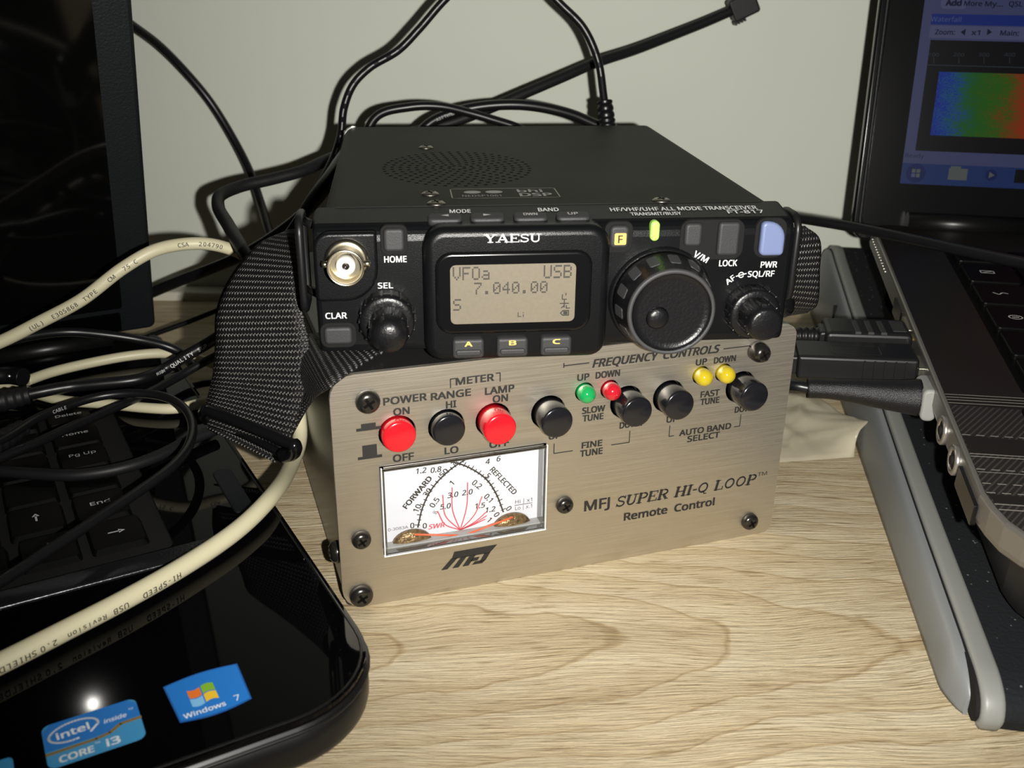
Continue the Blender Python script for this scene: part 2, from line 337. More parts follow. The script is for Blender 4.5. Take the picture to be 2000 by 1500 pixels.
def pad(bm, pts, w0, w1, M4=DECK, mi=0, b=0.0, b0=0.0, smooth=False, bs=3, side_mi=None):
    """extrude an outline (counter-clockwise) from w0 to w1 with a rounded edge b at w1 and b0 at w0"""
    loops = []
    if b0 > 0:
        for i in range(bs + 1):
            a = .5 * pi * i / bs; loops.append((w0 + b0 * (1 - math.sin(a)), b0 * (1 - math.cos(a))))
        loops = [(w0 + b0 * (1 - math.sin(.5 * pi * (bs - i) / bs)), b0 * (1 - math.cos(.5 * pi * (bs - i) / bs))) for i in range(bs + 1)]
    else: loops.append((w0, 0))
    if b > 0:
        for i in range(bs + 1):
            a = .5 * pi * i / bs; loops.append((w1 - b + b * math.sin(a), b * (1 - math.cos(a))))
    else: loops.append((w1, 0))
    vv = []
    for w, d in loops:
        pl = offset_loop(pts, d) if d > 1e-9 else pts
        vv.append([bm.verts.new(M4 @ Vector((p[0], p[1], w))) for p in pl])
    n = len(pts)
    for k in range(len(vv) - 1):
        for i in range(n):
            f = bm.faces.new((vv[k][i], vv[k][(i + 1) % n], vv[k + 1][(i + 1) % n], vv[k + 1][i])); f.material_index = mi if side_mi is None else side_mi; f.smooth = smooth
    f = bm.faces.new(vv[-1]); f.material_index = mi
    f = bm.faces.new(list(reversed(vv[0]))); f.material_index = mi
def flat(bm, pts, w, M4=DECK, mi=0):
    f = bm.faces.new([bm.verts.new(M4 @ Vector((p[0], p[1], w))) for p in pts]); f.material_index = mi
    return f
def line(bm, pts, width, w, M4=DECK, mi=0):
    for a, b in zip(pts[:-1], pts[1:]):
        a = Vector(a[:2]); b = Vector(b[:2]); d = (b - a)
        if d.length < 1e-6: continue
        d.normalize(); n = Vector((-d.y, d.x)) * width / 2; e = d * width * .15
        flat(bm, [a - e - n, b + e - n, b + e + n, a - e + n], w, M4, mi)
def lathe(bm, prof, M4=DECK, mi=0, seg=32, smooth=True, cap0=True, cap1=True):
    """prof: list of (r, w), revolved about the w axis"""
    rings = []
    for r, w in prof:
        if r < 1e-6: rings.append([bm.verts.new(M4 @ Vector((0, 0, w)))])
        else: rings.append([bm.verts.new(M4 @ Vector((r * math.cos(2 * pi * i / seg), r * math.sin(2 * pi * i / seg), w))) for i in range(seg)])
    for a, b in zip(rings[:-1], rings[1:]):
        for i in range(seg):
            j = (i + 1) % seg
            if len(a) == 1 and len(b) == 1: continue
            if len(a) == 1: vs = (a[0], b[j], b[i])
            elif len(b) == 1: vs = (a[i], a[j], b[0])
            else: vs = (a[i], a[j], b[j], b[i])
            f = bm.faces.new(vs); f.material_index = mi; f.smooth = smooth
    if cap0 and len(rings[0]) > 1: bm.faces.new(list(reversed(rings[0]))).material_index = mi
    if cap1 and len(rings[-1]) > 1: bm.faces.new(rings[-1]).material_index = mi
def spline(pts, n=10):
    P = [Vector(p) for p in pts]
    if len(P) < 3: 
        return [P[0].lerp(P[-1], i / n) for i in range(n + 1)]
    out = []
    for i in range(len(P) - 1):
        p0 = P[i - 1] if i else P[0] * 2 - P[1]; p1, p2 = P[i], P[i + 1]; p3 = P[i + 2] if i + 2 < len(P) else P[-1] * 2 - P[-2]
        t0 = 0; t1 = max(1e-4, (p1 - p0).length ** .5); t2 = t1 + max(1e-4, (p2 - p1).length ** .5); t3 = t2 + max(1e-4, (p3 - p2).length ** .5)
        for k in range(n):
            t = t1 + (t2 - t1) * k / n
            A1 = p0 * ((t1 - t) / (t1 - t0)) + p1 * ((t - t0) / (t1 - t0)); A2 = p1 * ((t2 - t) / (t2 - t1)) + p2 * ((t - t1) / (t2 - t1)); A3 = p2 * ((t3 - t) / (t3 - t2)) + p3 * ((t - t2) / (t3 - t2))
            B1 = A1 * ((t2 - t) / (t2 - t0)) + A2 * ((t - t0) / (t2 - t0)); B2 = A2 * ((t3 - t) / (t3 - t1)) + A3 * ((t - t1) / (t3 - t1))
            out.append(B1 * ((t2 - t) / (t2 - t1)) + B2 * ((t - t1) / (t2 - t1)))
    out.append(P[-1]); return out
def tube(bm, path, r, mi=0, seg=12, closed=False):
    P = [Vector(p) for p in path]; n = len(P)
    tang = [((P[(i + 1) % n] if closed or i < n - 1 else P[i]) - (P[i - 1] if closed or i else P[i])).normalized() for i in range(n)]
    ref = Vector((0, 0, 1)) if abs(tang[0].z) < .9 else Vector((1, 0, 0))
    nrm = (ref - tang[0] * ref.dot(tang[0])).normalized(); rings = []
    for i in range(n):
        t = tang[i]; nrm = (nrm - t * nrm.dot(t)); nrm = nrm.normalized() if nrm.length > 1e-6 else t.orthogonal().normalized(); bi = t.cross(nrm)
        rr = r[i] if isinstance(r, (list, tuple)) else r
        rings.append([bm.verts.new(P[i] + (nrm * math.cos(2 * pi * k / seg) + bi * math.sin(2 * pi * k / seg)) * rr) for k in range(seg)])
    m = n if closed else n - 1
    for i in range(m):
        a, b = rings[i], rings[(i + 1) % n]
        for k in range(seg):
            f = bm.faces.new((a[k], a[(k + 1) % seg], b[(k + 1) % seg], b[k])); f.material_index = mi; f.smooth = True
    if not closed:
        bm.faces.new(list(reversed(rings[0]))).material_index = mi; bm.faces.new(rings[-1]).material_index = mi

_tc = {}
def glyphs(s, font, bold, shear, space):
    key = (s, bold, shear, space)
    if key in _tc: return _tc[key]
    cu = bpy.data.curves.new('t', 'FONT'); cu.body = s; cu.size = 1.0; cu.resolution_u = 3
    if font: cu.font = font
    cu.offset = 0; cu.shear = shear; cu.space_character = space
    ob = bpy.data.objects.new('t', cu); me = bpy.data.meshes.new_from_object(ob)
    vs = [(v.co.x, v.co.y) for v in me.vertices]; fs = [tuple(p.vertices) for p in me.polygons]
    bpy.data.objects.remove(ob); bpy.data.curves.remove(cu); bpy.data.meshes.remove(me)
    _tc[key] = (vs, fs); return vs, fs
def text(bm, s, u, v, cap, M4=DECK, w=0.05, mi=0, width=None, bold=0.0, shear=0.0, rot=0.0, space=1.0, align='C'):
    vs, fs = glyphs(s, SANS, 0, shear, space)
    if not vs: return
    hv = glyphs('H', SANS, 0, 0.0, 1.0)[0]; x0 = min(p[0] for p in vs); x1 = max(p[0] for p in vs); k = cap / (max(p[1] for p in hv) - min(p[1] for p in hv))
    kx = width / (x1 - x0) if width else k
    ox = {'C': (x0 + x1) / 2, 'L': x0, 'R': x1}[align]
    c, sn = math.cos(rot), math.sin(rot); d = bold * k
    for q, (du, dv) in enumerate(((0, 0), (-d, -d * .6), (d, -d * .6), (-d, d * .6), (d, d * .6)) if d > 0 else ((0, 0),)):   # heavier type: the letter struck with slight offsets
        V = []
        for p in vs:
            a = (p[0] - ox) * kx + du; b = p[1] * k - cap / 2 + dv
            V.append(bm.verts.new(M4 @ Vector((u + a * c - b * sn, v + a * sn + b * c, w + q * .004))))
        for f in fs:
            try: bm.faces.new([V[i] for i in f]).material_index = mi
            except ValueError: pass

def obj(name, bm, mats, parent=None, label=None, matrix=None):
    me = bpy.data.meshes.new(name)
    bmesh.ops.recalc_face_normals(bm, faces=[f for f in bm.faces if f.smooth]) if False else None
    for v in bm.verts: v.co *= MM
    bm.to_mesh(me); bm.free()
    for m in (mats if isinstance(mats, (list, tuple)) else [mats]): me.materials.append(M[m] if isinstance(m, str) else m)
    o = bpy.data.objects.new(name, me); COL.objects.link(o)
    if parent: o.parent = parent
    if matrix is not None: o.matrix_local = matrix
    if label: o['label'] = label
    return o
def thing(name, label, cat, M4=None, group=None):
    o = bpy.data.objects.new(name, None); COL.objects.link(o); o.empty_display_size = .02
    if M4 is not None:
        m = M4.copy(); m.translation *= MM; o.matrix_world = m
    o['label'] = label; o['category'] = cat
    if group: o['group'] = group
    return o
def tag(o, label, cat, group=None):
    o['label'] = label; o['category'] = cat
    if group: o['group'] = group
    return o
def struct(name, bm, m):
    o = obj(name, bm, m); o['kind'] = 'structure'; return o
B = bmesh.new

def holed_plate(bm, outer, holes, w0, w1, M4, mi=0, wall_mi=None):
    """front face with holes at w1, walls back to w0"""
    edges = []
    def loop(pts, rev):
        vs = [bm.verts.new(M4 @ Vector((p[0], p[1], w1))) for p in pts]
        n = len(vs); es = [bm.edges.new((vs[i], vs[(i + 1) % n])) for i in range(n)]
        bk = [bm.verts.new(M4 @ Vector((p[0], p[1], w0))) for p in pts]
        for i in range(n):
            j = (i + 1) % n
            q = (bk[i], bk[j], vs[j], vs[i]); f = bm.faces.new(q if not rev else tuple(reversed(q))); f.material_index = mi if wall_mi is None else wall_mi
        return es
    edges += loop(outer, False)
    for h in holes: edges += loop(h, True)
    nrm = (M4.to_3x3() @ Vector((0, 0, 1))).normalized()
    r = bmesh.ops.triangle_fill(bm, use_beauty=True, use_dissolve=False, edges=edges, normal=nrm)
    for g in r['geom']:
        if isinstance(g, bmesh.types.BMFace):
            g.material_index = mi
            if g.normal.dot(nrm) < 0: g.normal_flip()
def screw_head(bm, M4, r, h=2.0, mi=0, mi2=1):
    """pan head with a cross recess"""
    lathe(bm, [(r, 0), (r, h * .35), (r * .94, h * .62), (r * .78, h * .86), (r * .5, h)], M4, mi, 24)
    for a in (0.5, 0.5 + pi / 2):
        R = M4 @ RZ(a); flat(bm, [(-r * .62, -r * .12), (r * .62, -r * .12), (r * .62, r * .12), (-r * .62, r * .12)], h + .05, R, mi2)
        for s in (-1, 1): flat(bm, [(s * r * .62, -r * .12), (s * r * .62, r * .12), (s * r * .5, r * .12), (s * r * .5, -r * .12)][::s], h + .08, R, mi)
# ================================================================== the room
WALL_Y = 550
bm = B(); pad(bm, [(-1400, -760), (1400, -760), (1400, 1500), (-1400, 1500)], -(WALL_Y + 80), -WALL_Y, FRONT); struct('wall_back', bm, 'wall')
bm = B(); pad(bm, rrect(-900, 900, WALL_Y - 13, WALL_Y), 0, 5, DECK, b=1.5); struct('trim_1', bm, 'trim')
bm = B(); pad(bm, rrect(-1400, 1400, -1400, WALL_Y + 80), -800, -760, DECK); struct('floor', bm, mat('floor_boards', (0.10, 0.075, 0.05), 0.6, var=.3, vscale=8))
desk = thing('desk', 'light oak grained desk that everything in the picture stands on', 'desk', T(0, 0, 0))
bm = B(); pad(bm, rrect(-900, 900, -280, WALL_Y), -26, 0, DECK, b=1, b0=1); obj('tabletop', bm, 'oak', desk)
for x in (-870, 845):
    bm = B(); pad(bm, rrect(x, x + 25, -230, WALL_Y - 20), -760, -26, DECK); obj('side_panel', bm, 'oak', desk)

# ================================================================== control box
BW, BH = 148.9, 76.8; hw = BW / 2
box = thing('control_box', 'antenna remote control box with brushed steel front panel, under the small black radio', 'control box', T(20.26, 270.2, 0) @ RZ(0.3308))
BTN = [(-55.9, 57.3, 3.2, 'red_btn'), (-41.4, 57.3, 3.4, 'black_btn'), (-27.1, 57.3, 7.2, 'red_btn'), (-9.8, 57.4, 8.0, 'black_btn'), (15.9, 57.3, 8.2, 'black_btn'), (30.4, 57.3, 7.6, 'black_btn'), (56.0, 57.2, 8.6, 'black_btn')]
LEDS = [(1.7, 62.6, 'led_g'), (10.0, 62.4, 'led_r'), (41.2, 63.1, 'led_y'), (49.2, 63.0, 'led_y')]
MET = (-61.6, -10.1, 17.4, 47.2)
bm = B()
holes = [circ(x, z, 5.5, 28) for x, z, d, m in BTN] + [circ(x, z, 3.1, 20) for x, z, m in LEDS] + [rrect(*MET)]
holed_plate(bm, rrect(-hw, hw, 0, BH, rs=(7, 4, 4, 7)), holes, -1.6, 0, FRONT, 0)
def P(s, u, v, cap, width=None, bold=.03, **k): text(bm, s, u, v, cap, FRONT, .05, 1, width, bold, **k)
P('POWER', -53.3, 67.5, 2.15, 12.4); P('ON', -54.5, 63.9, 2.1, 4.5); P('OFF', -54.4, 49.2, 2.2, 6.0)
P('RANGE', -39.9, 67.2, 2.15, 11.7); P('HI', -39.9, 64.1, 2.1, 2.9); P('LO', -40.0, 49.3, 2.1, 4.0)
P('METER', -32.7, 71.0, 2.15, 11.3); P('LAMP', -25.2, 66.8, 2.15, 8.8); P('ON', -25.0, 64.0, 2.1, 4.5); P('OFF', -25.2, 49.3, 2.2, 6.0)
line(bm, [(-40, 69.3), (-40, 72), (-38.4, 72)], .35, .05, FRONT, 1); line(bm, [(-26.4, 72.1), (-25.1, 72.1), (-25.1, 69.4)], .35, .05, FRONT, 1)
for z, h in ((60.2, 1.3), (51.2, 3.5)):
    flat(bm, rrect(-67.6, -60.6, z - .9, z), .05, FRONT, 1); flat(bm, rrect(-66.2, -62.0, z - .2, z + h), .06, FRONT, 1)
P('UP', 1.1, 67.5, 2.0, 3.7); P('DOWN', 9.1, 67.5, 2.0, 7.8); P('SLOW', 5.0, 56.3, 2.0, 7.4); P('TUNE', 4.9, 53.7, 2.0, 6.7)
P('UP', -7.5, 49.2, 2.0, 3.7); P('DOWN', 17.9, 49.5, 2.0, 7.5); P('FINE', 5.0, 44.5, 2.0, 6.7); P('TUNE', 4.9, 41.7, 2.1, 7.4)
line(bm, [(-7.6, 46.5), (-7.6, 43.2), (-1.4, 43.2)], .3, .05, FRONT, 1); line(bm, [(17.7, 47.2), (17.7, 43.2), (11.6, 43.2)], .3, .05, FRONT, 1)
P('FREQUENCY  CONTROLS', 25.4, 71.5, 2.5, 42.8, shear=.22)
line(bm, [(-5.3, 71.9), (2.8, 71.9)], .35, .05, FRONT, 1); line(bm, [(-5.3, 71.3), (-5.3, 72.8)], .35, .05, FRONT, 1); line(bm, [(48.2, 71.2), (58.5, 71.2)], .35, .05, FRONT, 1)
P('UP', 40.8, 67.7, 2.0, 3.7); P('DOWN', 49.1, 67.6, 2.0, 7.6); P('FAST', 45.0, 56.4, 2.0, 6.6); P('TUNE', 45.2, 53.8, 2.0, 6.6)
P('UP', 32.2, 49.2, 2.0, 3.7); P('DOWN', 58.5, 49.3, 2.0, 7.4); P('AUTO BAND', 44.6, 43.8, 2.0, 18.6); P('SELECT', 44.2, 41.2, 2.0, 11.6)
line(bm, [(31.6, 47), (31.6, 43.2), (33.3, 43.2)], .3, .05, FRONT, 1); line(bm, [(57.2, 47.3), (57.2, 43.2), (55.2, 43.2)], .3, .05, FRONT, 1)
P('MFJ', 7.8, 22.6, 3.6, 8.6, bold=.022); P('TM', 68.2, 23.8, 1.4, 3.6, bold=.0)
P('Remote  Control', 34.2, 16.1, 2.7, 33.0, bold=.028)
def serif(bm, s, x0, x1, zc, cap, M4, mi, shear=0.0, thin=.12, thick=.25):
    """slab serif capitals drawn from strokes"""
    def arc(cx, cy, rx, ry, a0, a1, n=10): return [(cx + rx * math.cos(math.radians(a0 + (a1 - a0) * i / n)), cy + ry * math.sin(math.radians(a0 + (a1 - a0) * i / n))) for i in range(n + 1)]
    G = {}
    bar = lambda x, y, l=.36: ([(x - l / 2, y), (x + l / 2, y)], .08)
    G['Y'] = (.9, [([(.12, 1), (.45, .45)], thick), ([(.78, 1), (.45, .45)], thin), ([(.45, .5), (.45, 0)], thick), bar(.13, .96), bar(.77, .96), bar(.45, .04, .42)])
    G['A'] = (.95, [([(.12, 0), (.46, 1)], thin), ([(.46, 1), (.8, 0)], thick), ([(.25, .33), (.7, .33)], thin), bar(.13, .04), bar(.8, .04)])
    G['E'] = (.82, [([(.2, 0), (.2, 1)], thick), ([(.06, .96), (.76, .96)], .08), ([(.06, .04), (.78, .04)], .08), ([(.2, .5), (.55, .5)], .08), ([(.74, .75), (.74, 1)], .08), ([(.76, 0), (.76, .28)], .08), ([(.55, .38), (.55, .62)], .08)])
    G['S'] = (.72, [(arc(.36, .74, .25, .22, 20, 270), .13), (arc(.36, .27, .27, .23, 90, -160), .14), ([(.62, .72), (.62, 1)], .08), ([(.08, .02), (.08, .3)], .08)])
    G['U'] = (.92, [([(.2, 1), (.2, .32)], thick), (arc(.46, .32, .26, .28, 180, 360), thin + .03), ([(.72, .3), (.72, 1)], thin), bar(.2, .96), bar(.72, .96)])
    G['P'] = (.8, [([(.2, 0), (.2, 1)], thick), ([(.06, .96), (.5, .96)], .08), (arc(.46, .72, .26, .24, 90, -90), .15), ([(.2, .48), (.48, .48)], .08), bar(.2, .04, .4)])
    G['R'] = (.92, [([(.2, 0), (.2, 1)], thick), ([(.06, .96), (.5, .96)], .08), (arc(.48, .73, .25, .23, 90, -90), .15), ([(.2, .5), (.48, .5)], .08), ([(.45, .5), (.74, .04)], thick), bar(.2, .04, .36), bar(.8, .04, .2)])
    G['H'] = (.98, [([(.2, 0), (.2, 1)], thick), ([(.76, 0), (.76, 1)], thick), ([(.2, .5), (.76, .5)], .09), bar(.2, .04), bar(.2, .96), bar(.76, .04), bar(.76, .96)])
    G['I'] = (.46, [([(.22, 0), (.22, 1)], thick), bar(.22, .04, .4), bar(.22, .96, .4)])
    G['Q'] = (.95, [(arc(.46, .5, .33, .44, 0, 360, 20), .15), ([(.4, .12), (.56, .16), (.66, -.12), (.84, -.1)], .1)])
    G['O'] = (.95, [(arc(.46, .5, .33, .44, 0, 360, 20), .15)])
    G['L'] = (.8, [([(.2, 0), (.2, 1)], thick), bar(.2, .96, .4), ([(.06, .04), (.74, .04)], .08), ([(.72, 0), (.72, .32)], .09)])
    G['-'] = (.42, [([(.06, .42), (.36, .42)], .13)]); G[' '] = (.45, [])
    W = sum(G[c][0] for c in s); k = (x1 - x0) / W; x = 0
    for c in s:
        for pts, wd in G[c][1]:
            q = [(x0 + (x + p[0]) * k + shear * (p[1] - .5) * cap, zc + (p[1] - .5) * cap) for p in pts]
            line(bm, q, wd * min(k, cap), .06, M4, mi)
        x += G[c][0]
serif(bm, 'SUPER HI-Q LOOP', 14.6, 66.0, 22.2, 3.7, FRONT, 1, .22)
# slanted emblem under the meter
def E_(u, v): return (-43.6 + u * 13.4 + v * 3.2, 8.2 + v * 5.9)
for poly in ([(.10, .56), (1.02, .56), (1.10, 1), (.06, 1)], [(-.02, 0), (.13, 0), (.24, .62), (.08, .62)], [(.25, 0), (.40, 0), (.46, .62), (.32, .62)], [(.49, 0), (.64, 0), (.68, .62), (.53, .62)],
             [(.62, .22), (.80, .22), (.81, .42), (.63, .42)], [(.88, .06), (1.02, .16), (1.03, .6), (.89, .6)], [(.72, 0), (.97, 0), (1.02, .18), (.75, .18)]):
    flat(bm, [E_(*p) for p in poly], .05, FRONT, 1)
obj('front_panel', bm, ['steel', 'black_ink'], box)
bm = B()                                                    # wrap-around cover
oc = rrect(-hw + 1.2, hw - 1.2, .3, BH - .3, 1.5); ic = offset_loop(oc, 1.2)
def shell(bm, oc, ic, M4, wf, wi, wb):
    n = len(oc); a = [bm.verts.new(M4 @ Vector((*p, wf))) for p in oc]; b2 = [bm.verts.new(M4 @ Vector((*p, wf))) for p in ic]; c = [bm.verts.new(M4 @ Vector((*p, wi))) for p in ic]; d = [bm.verts.new(M4 @ Vector((*p, wb))) for p in oc]
    for i in range(n):
        j = (i + 1) % n; bm.faces.new((d[i], d[j], a[j], a[i])); bm.faces.new((a[i], a[j], b2[j], b2[i])); bm.faces.new((b2[i], b2[j], c[j], c[i]))
    bm.faces.new(c); bm.faces.new(list(reversed(d)))
shell(bm, oc, ic, FRONT, -1.6, -9, -128); obj('cover', bm, 'cover', box)
for x, z, d, m in BTN:
    bm = B(); lathe(bm, [(4.9, -7), (4.9, d - .7), (4.7, d - .2), (4.2, d), (0, d + .12)], FRONT @ T(x, z), 0, 36)
    obj('push_button', bm, m, box, {'red_btn': 'red push button', 'black_btn': 'black push button'}[m])
for x, z, m in LEDS:
    bm = B(); lathe(bm, [(2.75, -5), (2.75, 2.0)] + [(2.75 * math.cos(a * pi / 16), 2.0 + 2.6 * math.sin(a * pi / 16)) for a in range(1, 9)], FRONT @ T(x, z), 0, 28)
    obj('indicator_led', bm, m, box, {'led_g': 'green indicator lamp', 'led_r': 'red indicator lamp', 'led_y': 'yellow indicator lamp'}[m])
for x, z, r, h in ((-64.0, 68.4, 3.5, 2.6), (60.2, 69.4, 3.3, 5.0), (-3.6, 24.6, 2.8, 2.3), (65.2, 6.0, 3.0, 2.4), (-68.0, 24.2, 2.9, 2.4), (-69.0, 4.6, 3.6, 2.6)):
    bm = B(); screw_head(bm, FRONT @ T(x, z), r, h); obj('panel_screw', bm, ['dark_screw', 'dark_hole'], box)
bm = B(); screw_head(bm, frame((-hw + 1.2, 9, 15.4), (0, -1, 0), (0, 0, 1)), 3.5, 3.2); obj('side_screw', bm, ['dark_screw', 'dark_hole'], box)

# the cross-needle meter
met = bpy.data.objects.new('meter', None); COL.objects.link(met); met.parent = box; met['label'] = 'white cross-needle power meter under a clear window'
x0, x1, z0, z1 = MET
bm = B(); flat(bm, rrect(x0 - 2, x1 + 2, z0 - 2, z1 + 2), -4.0, FRONT, 0)
FW = -3.95
def arcpts(pts, n=8): return [(p.x, p.y) for p in spline([(a, b, 0) for a, b in pts], n)]
A1 = arcpts([(-49.9, 22.4), (-48.2, 29.2), (-45.1, 35.2), (-40.6, 39.8), (-36.1, 42.6), (-30.4, 44.9), (-24.7, 46.0)]); A2 = arcpts([(-22.4, 22.9), (-24.8, 29.8), (-27.8, 35.2), (-32.1, 39.4), (-36.9, 42.4), (-42.4, 44.2), (-47, 45.2)])
for A, s in ((A1, 1), (A2, -1)):
    line(bm, A, .5, FW, FRONT, 1)
    for i in range(1, len(A) - 1, 2):
        d = (Vector(A[i + 1]) - Vector(A[i - 1])).normalized(); n = Vector((-d.y, d.x)) * s; l = 1.1 if i % 4 == 1 else .7
        line(bm, [Vector(A[i]) - n * .5, Vector(A[i]) + n * l], .3, FW, FRONT, 1)
R1 = math.radians
def Q(s, u, v, cap, mi=1, **k): text(bm, s, u, v, cap, FRONT, FW, mi, **k)
Q('FORWARD', -49.7, 34.6, 1.7, width=12.2, rot=R1(48), bold=.03); Q('REFLECTED', -22.4, 34.0, 1.7, width=12.6, rot=R1(-52), bold=.02)
for s, u, v, a in (('30', -46.6, 34.1, 50), ('10', -49.9, 29.2, 60), ('50', -41.4, 39.9, 40), ('0.5', -44.5, 30.2, 52), ('1', -39.0, 36.0, 40), ('5', -27.4, 36.6, -45), ('0.2', -31.0, 34.2, -45), ('0.1', -27.3, 28.8, -50), ('0', -51.6, 23.4, 0), ('0', -47.7, 22.6, 0), ('0', -20.6, 23.9, -60), ('0', -24.6, 22.4, -60), ('1', -27.0, 21.0, -50)):
    Q(s, u, v, 1.8, rot=R1(a), bold=.015)
for s, u, v in (('1.2', -48.3, 41.8), ('0.8', -43.8, 41.4), ('4', -27.6, 41.6), ('6', -24.1, 42.0), ('5.0', -41.1, 28.3), ('3.0', -38.7, 31.9), ('2.0', -34.1, 32.0), ('1.5', -30.0, 26.6), ('1.2', -26.6, 24.6)):
    Q(s, u, v, 1.75, shear=.15, bold=.015)
Q('8', -44.4, 26.7, 1.4, rot=R1(62)); Q('SWR', -44.0, 21.9, 1.6, mi=2, width=5.2, bold=.02, shear=.2); Q('0-3083A', -56.0, 23.2, 1.0, width=6.2)
Q('Hi | x1', -15.7, 25.8, 1.3, width=5.6); Q('Lo | x.1', -15.7, 23.5, 1.3, width=5.6); line(bm, [(-18.7, 24.6), (-12.8, 24.6)], .2, FW, FRONT, 1)
Q('WATTS HI', -50.6, 44.6, 1.5, width=9); Q('IN WATTS', -21.5, 45.3, 1.5, width=9)
c0 = (-36.5, 19.0)
for e, b in (((-43.6, 27.0), 1.3), ((-41.9, 32.4), 1.6), ((-38.9, 34.5), .9), ((-34.0, 35.4), -.7), ((-29.4, 29.7), -1.0), ((-27.7, 24.2), -.5), ((-27.9, 22.6), -.3), ((-28.4, 21.4), -.1)):
    d = Vector(e) - Vector(c0); n = Vector((-d.y, d.x)).normalized() * -b
    mid = Vector(c0) + d * .5 - n * 1.3
    line(bm, arcpts([c0, tuple(mid), e]), .36, FW + .01, FRONT, 2)
obj('meter_face', bm, ['meter_white', 'black_ink', 'red_ink'], met)
for cx in (-52.0, -19.8):
    bm = B(); lathe(bm, [(5.0, -3.9), (5.0, -2.6), (3.8, -1.9), (1.6, -1.4), (0, -1.2)], FRONT @ T(cx, 17.6) @ Matrix.Diagonal((1.25, .95, 1, 1)), 0, 24)
    for k in range(4): tube(bm, [FRONT @ Vector((cx + (1.4 + k) * math.cos(a * pi / 12), 17.6 + (1.2 + k * .85) * math.sin(a * pi / 12), -1.5 - k * .25)) for a in range(0, 13)], .28, 0, 6)
    obj('needle_movement', bm, 'bronze', met, 'bronze coil at a lower corner of the meter')
for a, b in (((-51.6, 21.8), (-36.3, 18.4)), ((-20.2, 22.2), (-36.8, 18.2))):
    bm = B(); tube(bm, [FRONT @ Vector((*a, -1.3)), FRONT @ Vector((*b, -1.6))], .3, 0, 8); obj('needle', bm, 'needle', met, 'orange-red needle')
bm = B(); pad(bm, rrect(x0 + .1, x1 - .1, z0 + .1, z0 + 1.6), -3.9, -.9, FRONT); obj('meter_rail', bm, 'meter_rail', met)
bm = B()                                                    # clear window: pane and its four rounded walls
pad(bm, rrect(x0 + .2, x1 - .2, z0 + .2, z1 - .2), .8, 1.6, FRONT, 0)
for r in ((x0 + .2, x0 + 1.1, z0 + .2, z1 - .2), (x1 - 1.1, x1 - .2, z0 + .2, z1 - .2), (x0 + .2, x1 - .2, z1 - 1.1, z1 - .2), (x0 + .2, x1 - .2, z0 + .2, z0 + 1.1)):
    pad(bm, rrect(*r), -3.6, 1.7, FRONT, 1, b=.35)
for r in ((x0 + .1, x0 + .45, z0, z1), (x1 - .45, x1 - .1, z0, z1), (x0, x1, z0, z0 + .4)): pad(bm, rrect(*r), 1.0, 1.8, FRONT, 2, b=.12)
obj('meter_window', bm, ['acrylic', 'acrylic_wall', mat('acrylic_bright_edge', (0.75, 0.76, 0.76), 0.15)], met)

# ================================================================== transceiver
rig = thing('transceiver', 'small black all-mode radio transceiver with LCD, dial and strap, on top of the steel-fronted box', 'radio', T(12.82, 264.9, BH) @ RZ(0.117))
for x in (-50, 50):
    for y in (30, 140):
        bm = B(); lathe(bm, [(4, 0), (4.4, 3.2)], T(x, y, 0), 0, 16); obj('foot', bm, 'matte', rig)
SLOPE = frame((0, 3.5, 39.03), (1, 0, 0), (0, .984, .178))
bm = B()
prof = [(14, 2.2), (2.5, 2.2), (.6, 3), (0, 5), (0, 34.6), (.12, 35.4), (.45, 36.3), (1.0, 37.2), (1.8, 38.05), (2.6, 38.6), (3.5, 39), (14, 40.9)]
pad(bm, [(p[0], p[1]) for p in prof][::-1], -67.6, 67.6, frame((0, 0, 0), (0, 1, 0), (0, 0, 1)), 0, b=1.6, b0=1.6)
def hump_pad(bm, pts, w0, w1, mi=0, b=1.5): pad(bm, pts, w0, w1, FRONT, mi, b=b, bs=4, smooth=True)
hump_pad(bm, rrect(-38, 13.6, .6, 39.2, rs=(5, 5, 6, 6), seg=6), -4, 4.6, 0, 2.6)
hump_pad(bm, rrect(-67.3, -50.2, 18.2, 37.6, rs=(1.5, 9, 1, 4.5), seg=6), -2, 1.6, 0, 1.0)
for u, v, ww, hh, rr in ((-45.6, 35.0, 7.4, 8.4, 2), (-62.0, 8.0, 10, 7.4, 2.4), (16.4, 34.6, 8, 9, 2.2), (43.2, 33.4, 18.6, 11.6, 3), (60.2, 33.6, 9.2, 11.6, 3)):
    pad(bm, rrect(u - ww / 2, u + ww / 2, v - hh / 2, v + hh / 2, rr), -1, .35, FRONT, 1, b=.3)
def W_(s, u, v, cap, width=None, rot=0, w=.45, mi=2, bold=.016, fr=FRONT, **k): text(bm, s, u, v, cap, fr, w, mi, width, bold, rot=rot, **k)
serif(bm, 'YAESU', -21.4, -5.9, 36.1, 2.25, FRONT @ T(0, 0, 4.6), 2)
W_('HOME', -45.4, 29.7, 1.7, 6.0); W_('SEL', -48.4, 22.3, 1.6, 4.1); W_('CLAR', -62.3, 13.9, 1.7, 5.8); W_('V/M', 40.4, 28.6, 1.75, 4.6, rot=R1(-28)); W_('LOCK', 48.5, 26.6, 1.75, 5.2); W_('PWR', 60.6, 25.9, 1.75, 4.8)
W_('AF', 49.6, 21.6, 1.6, 2.9, rot=R1(38)); W_('SQL/RF', 58.6, 23.2, 1.7, 7.8); line(bm, [(51.2, 22.6), (54.2, 23.4)], .3, .45, FRONT, 2); line(bm, circ(52.7, 23.0, .75, 14), .3, .45, FRONT, 2)
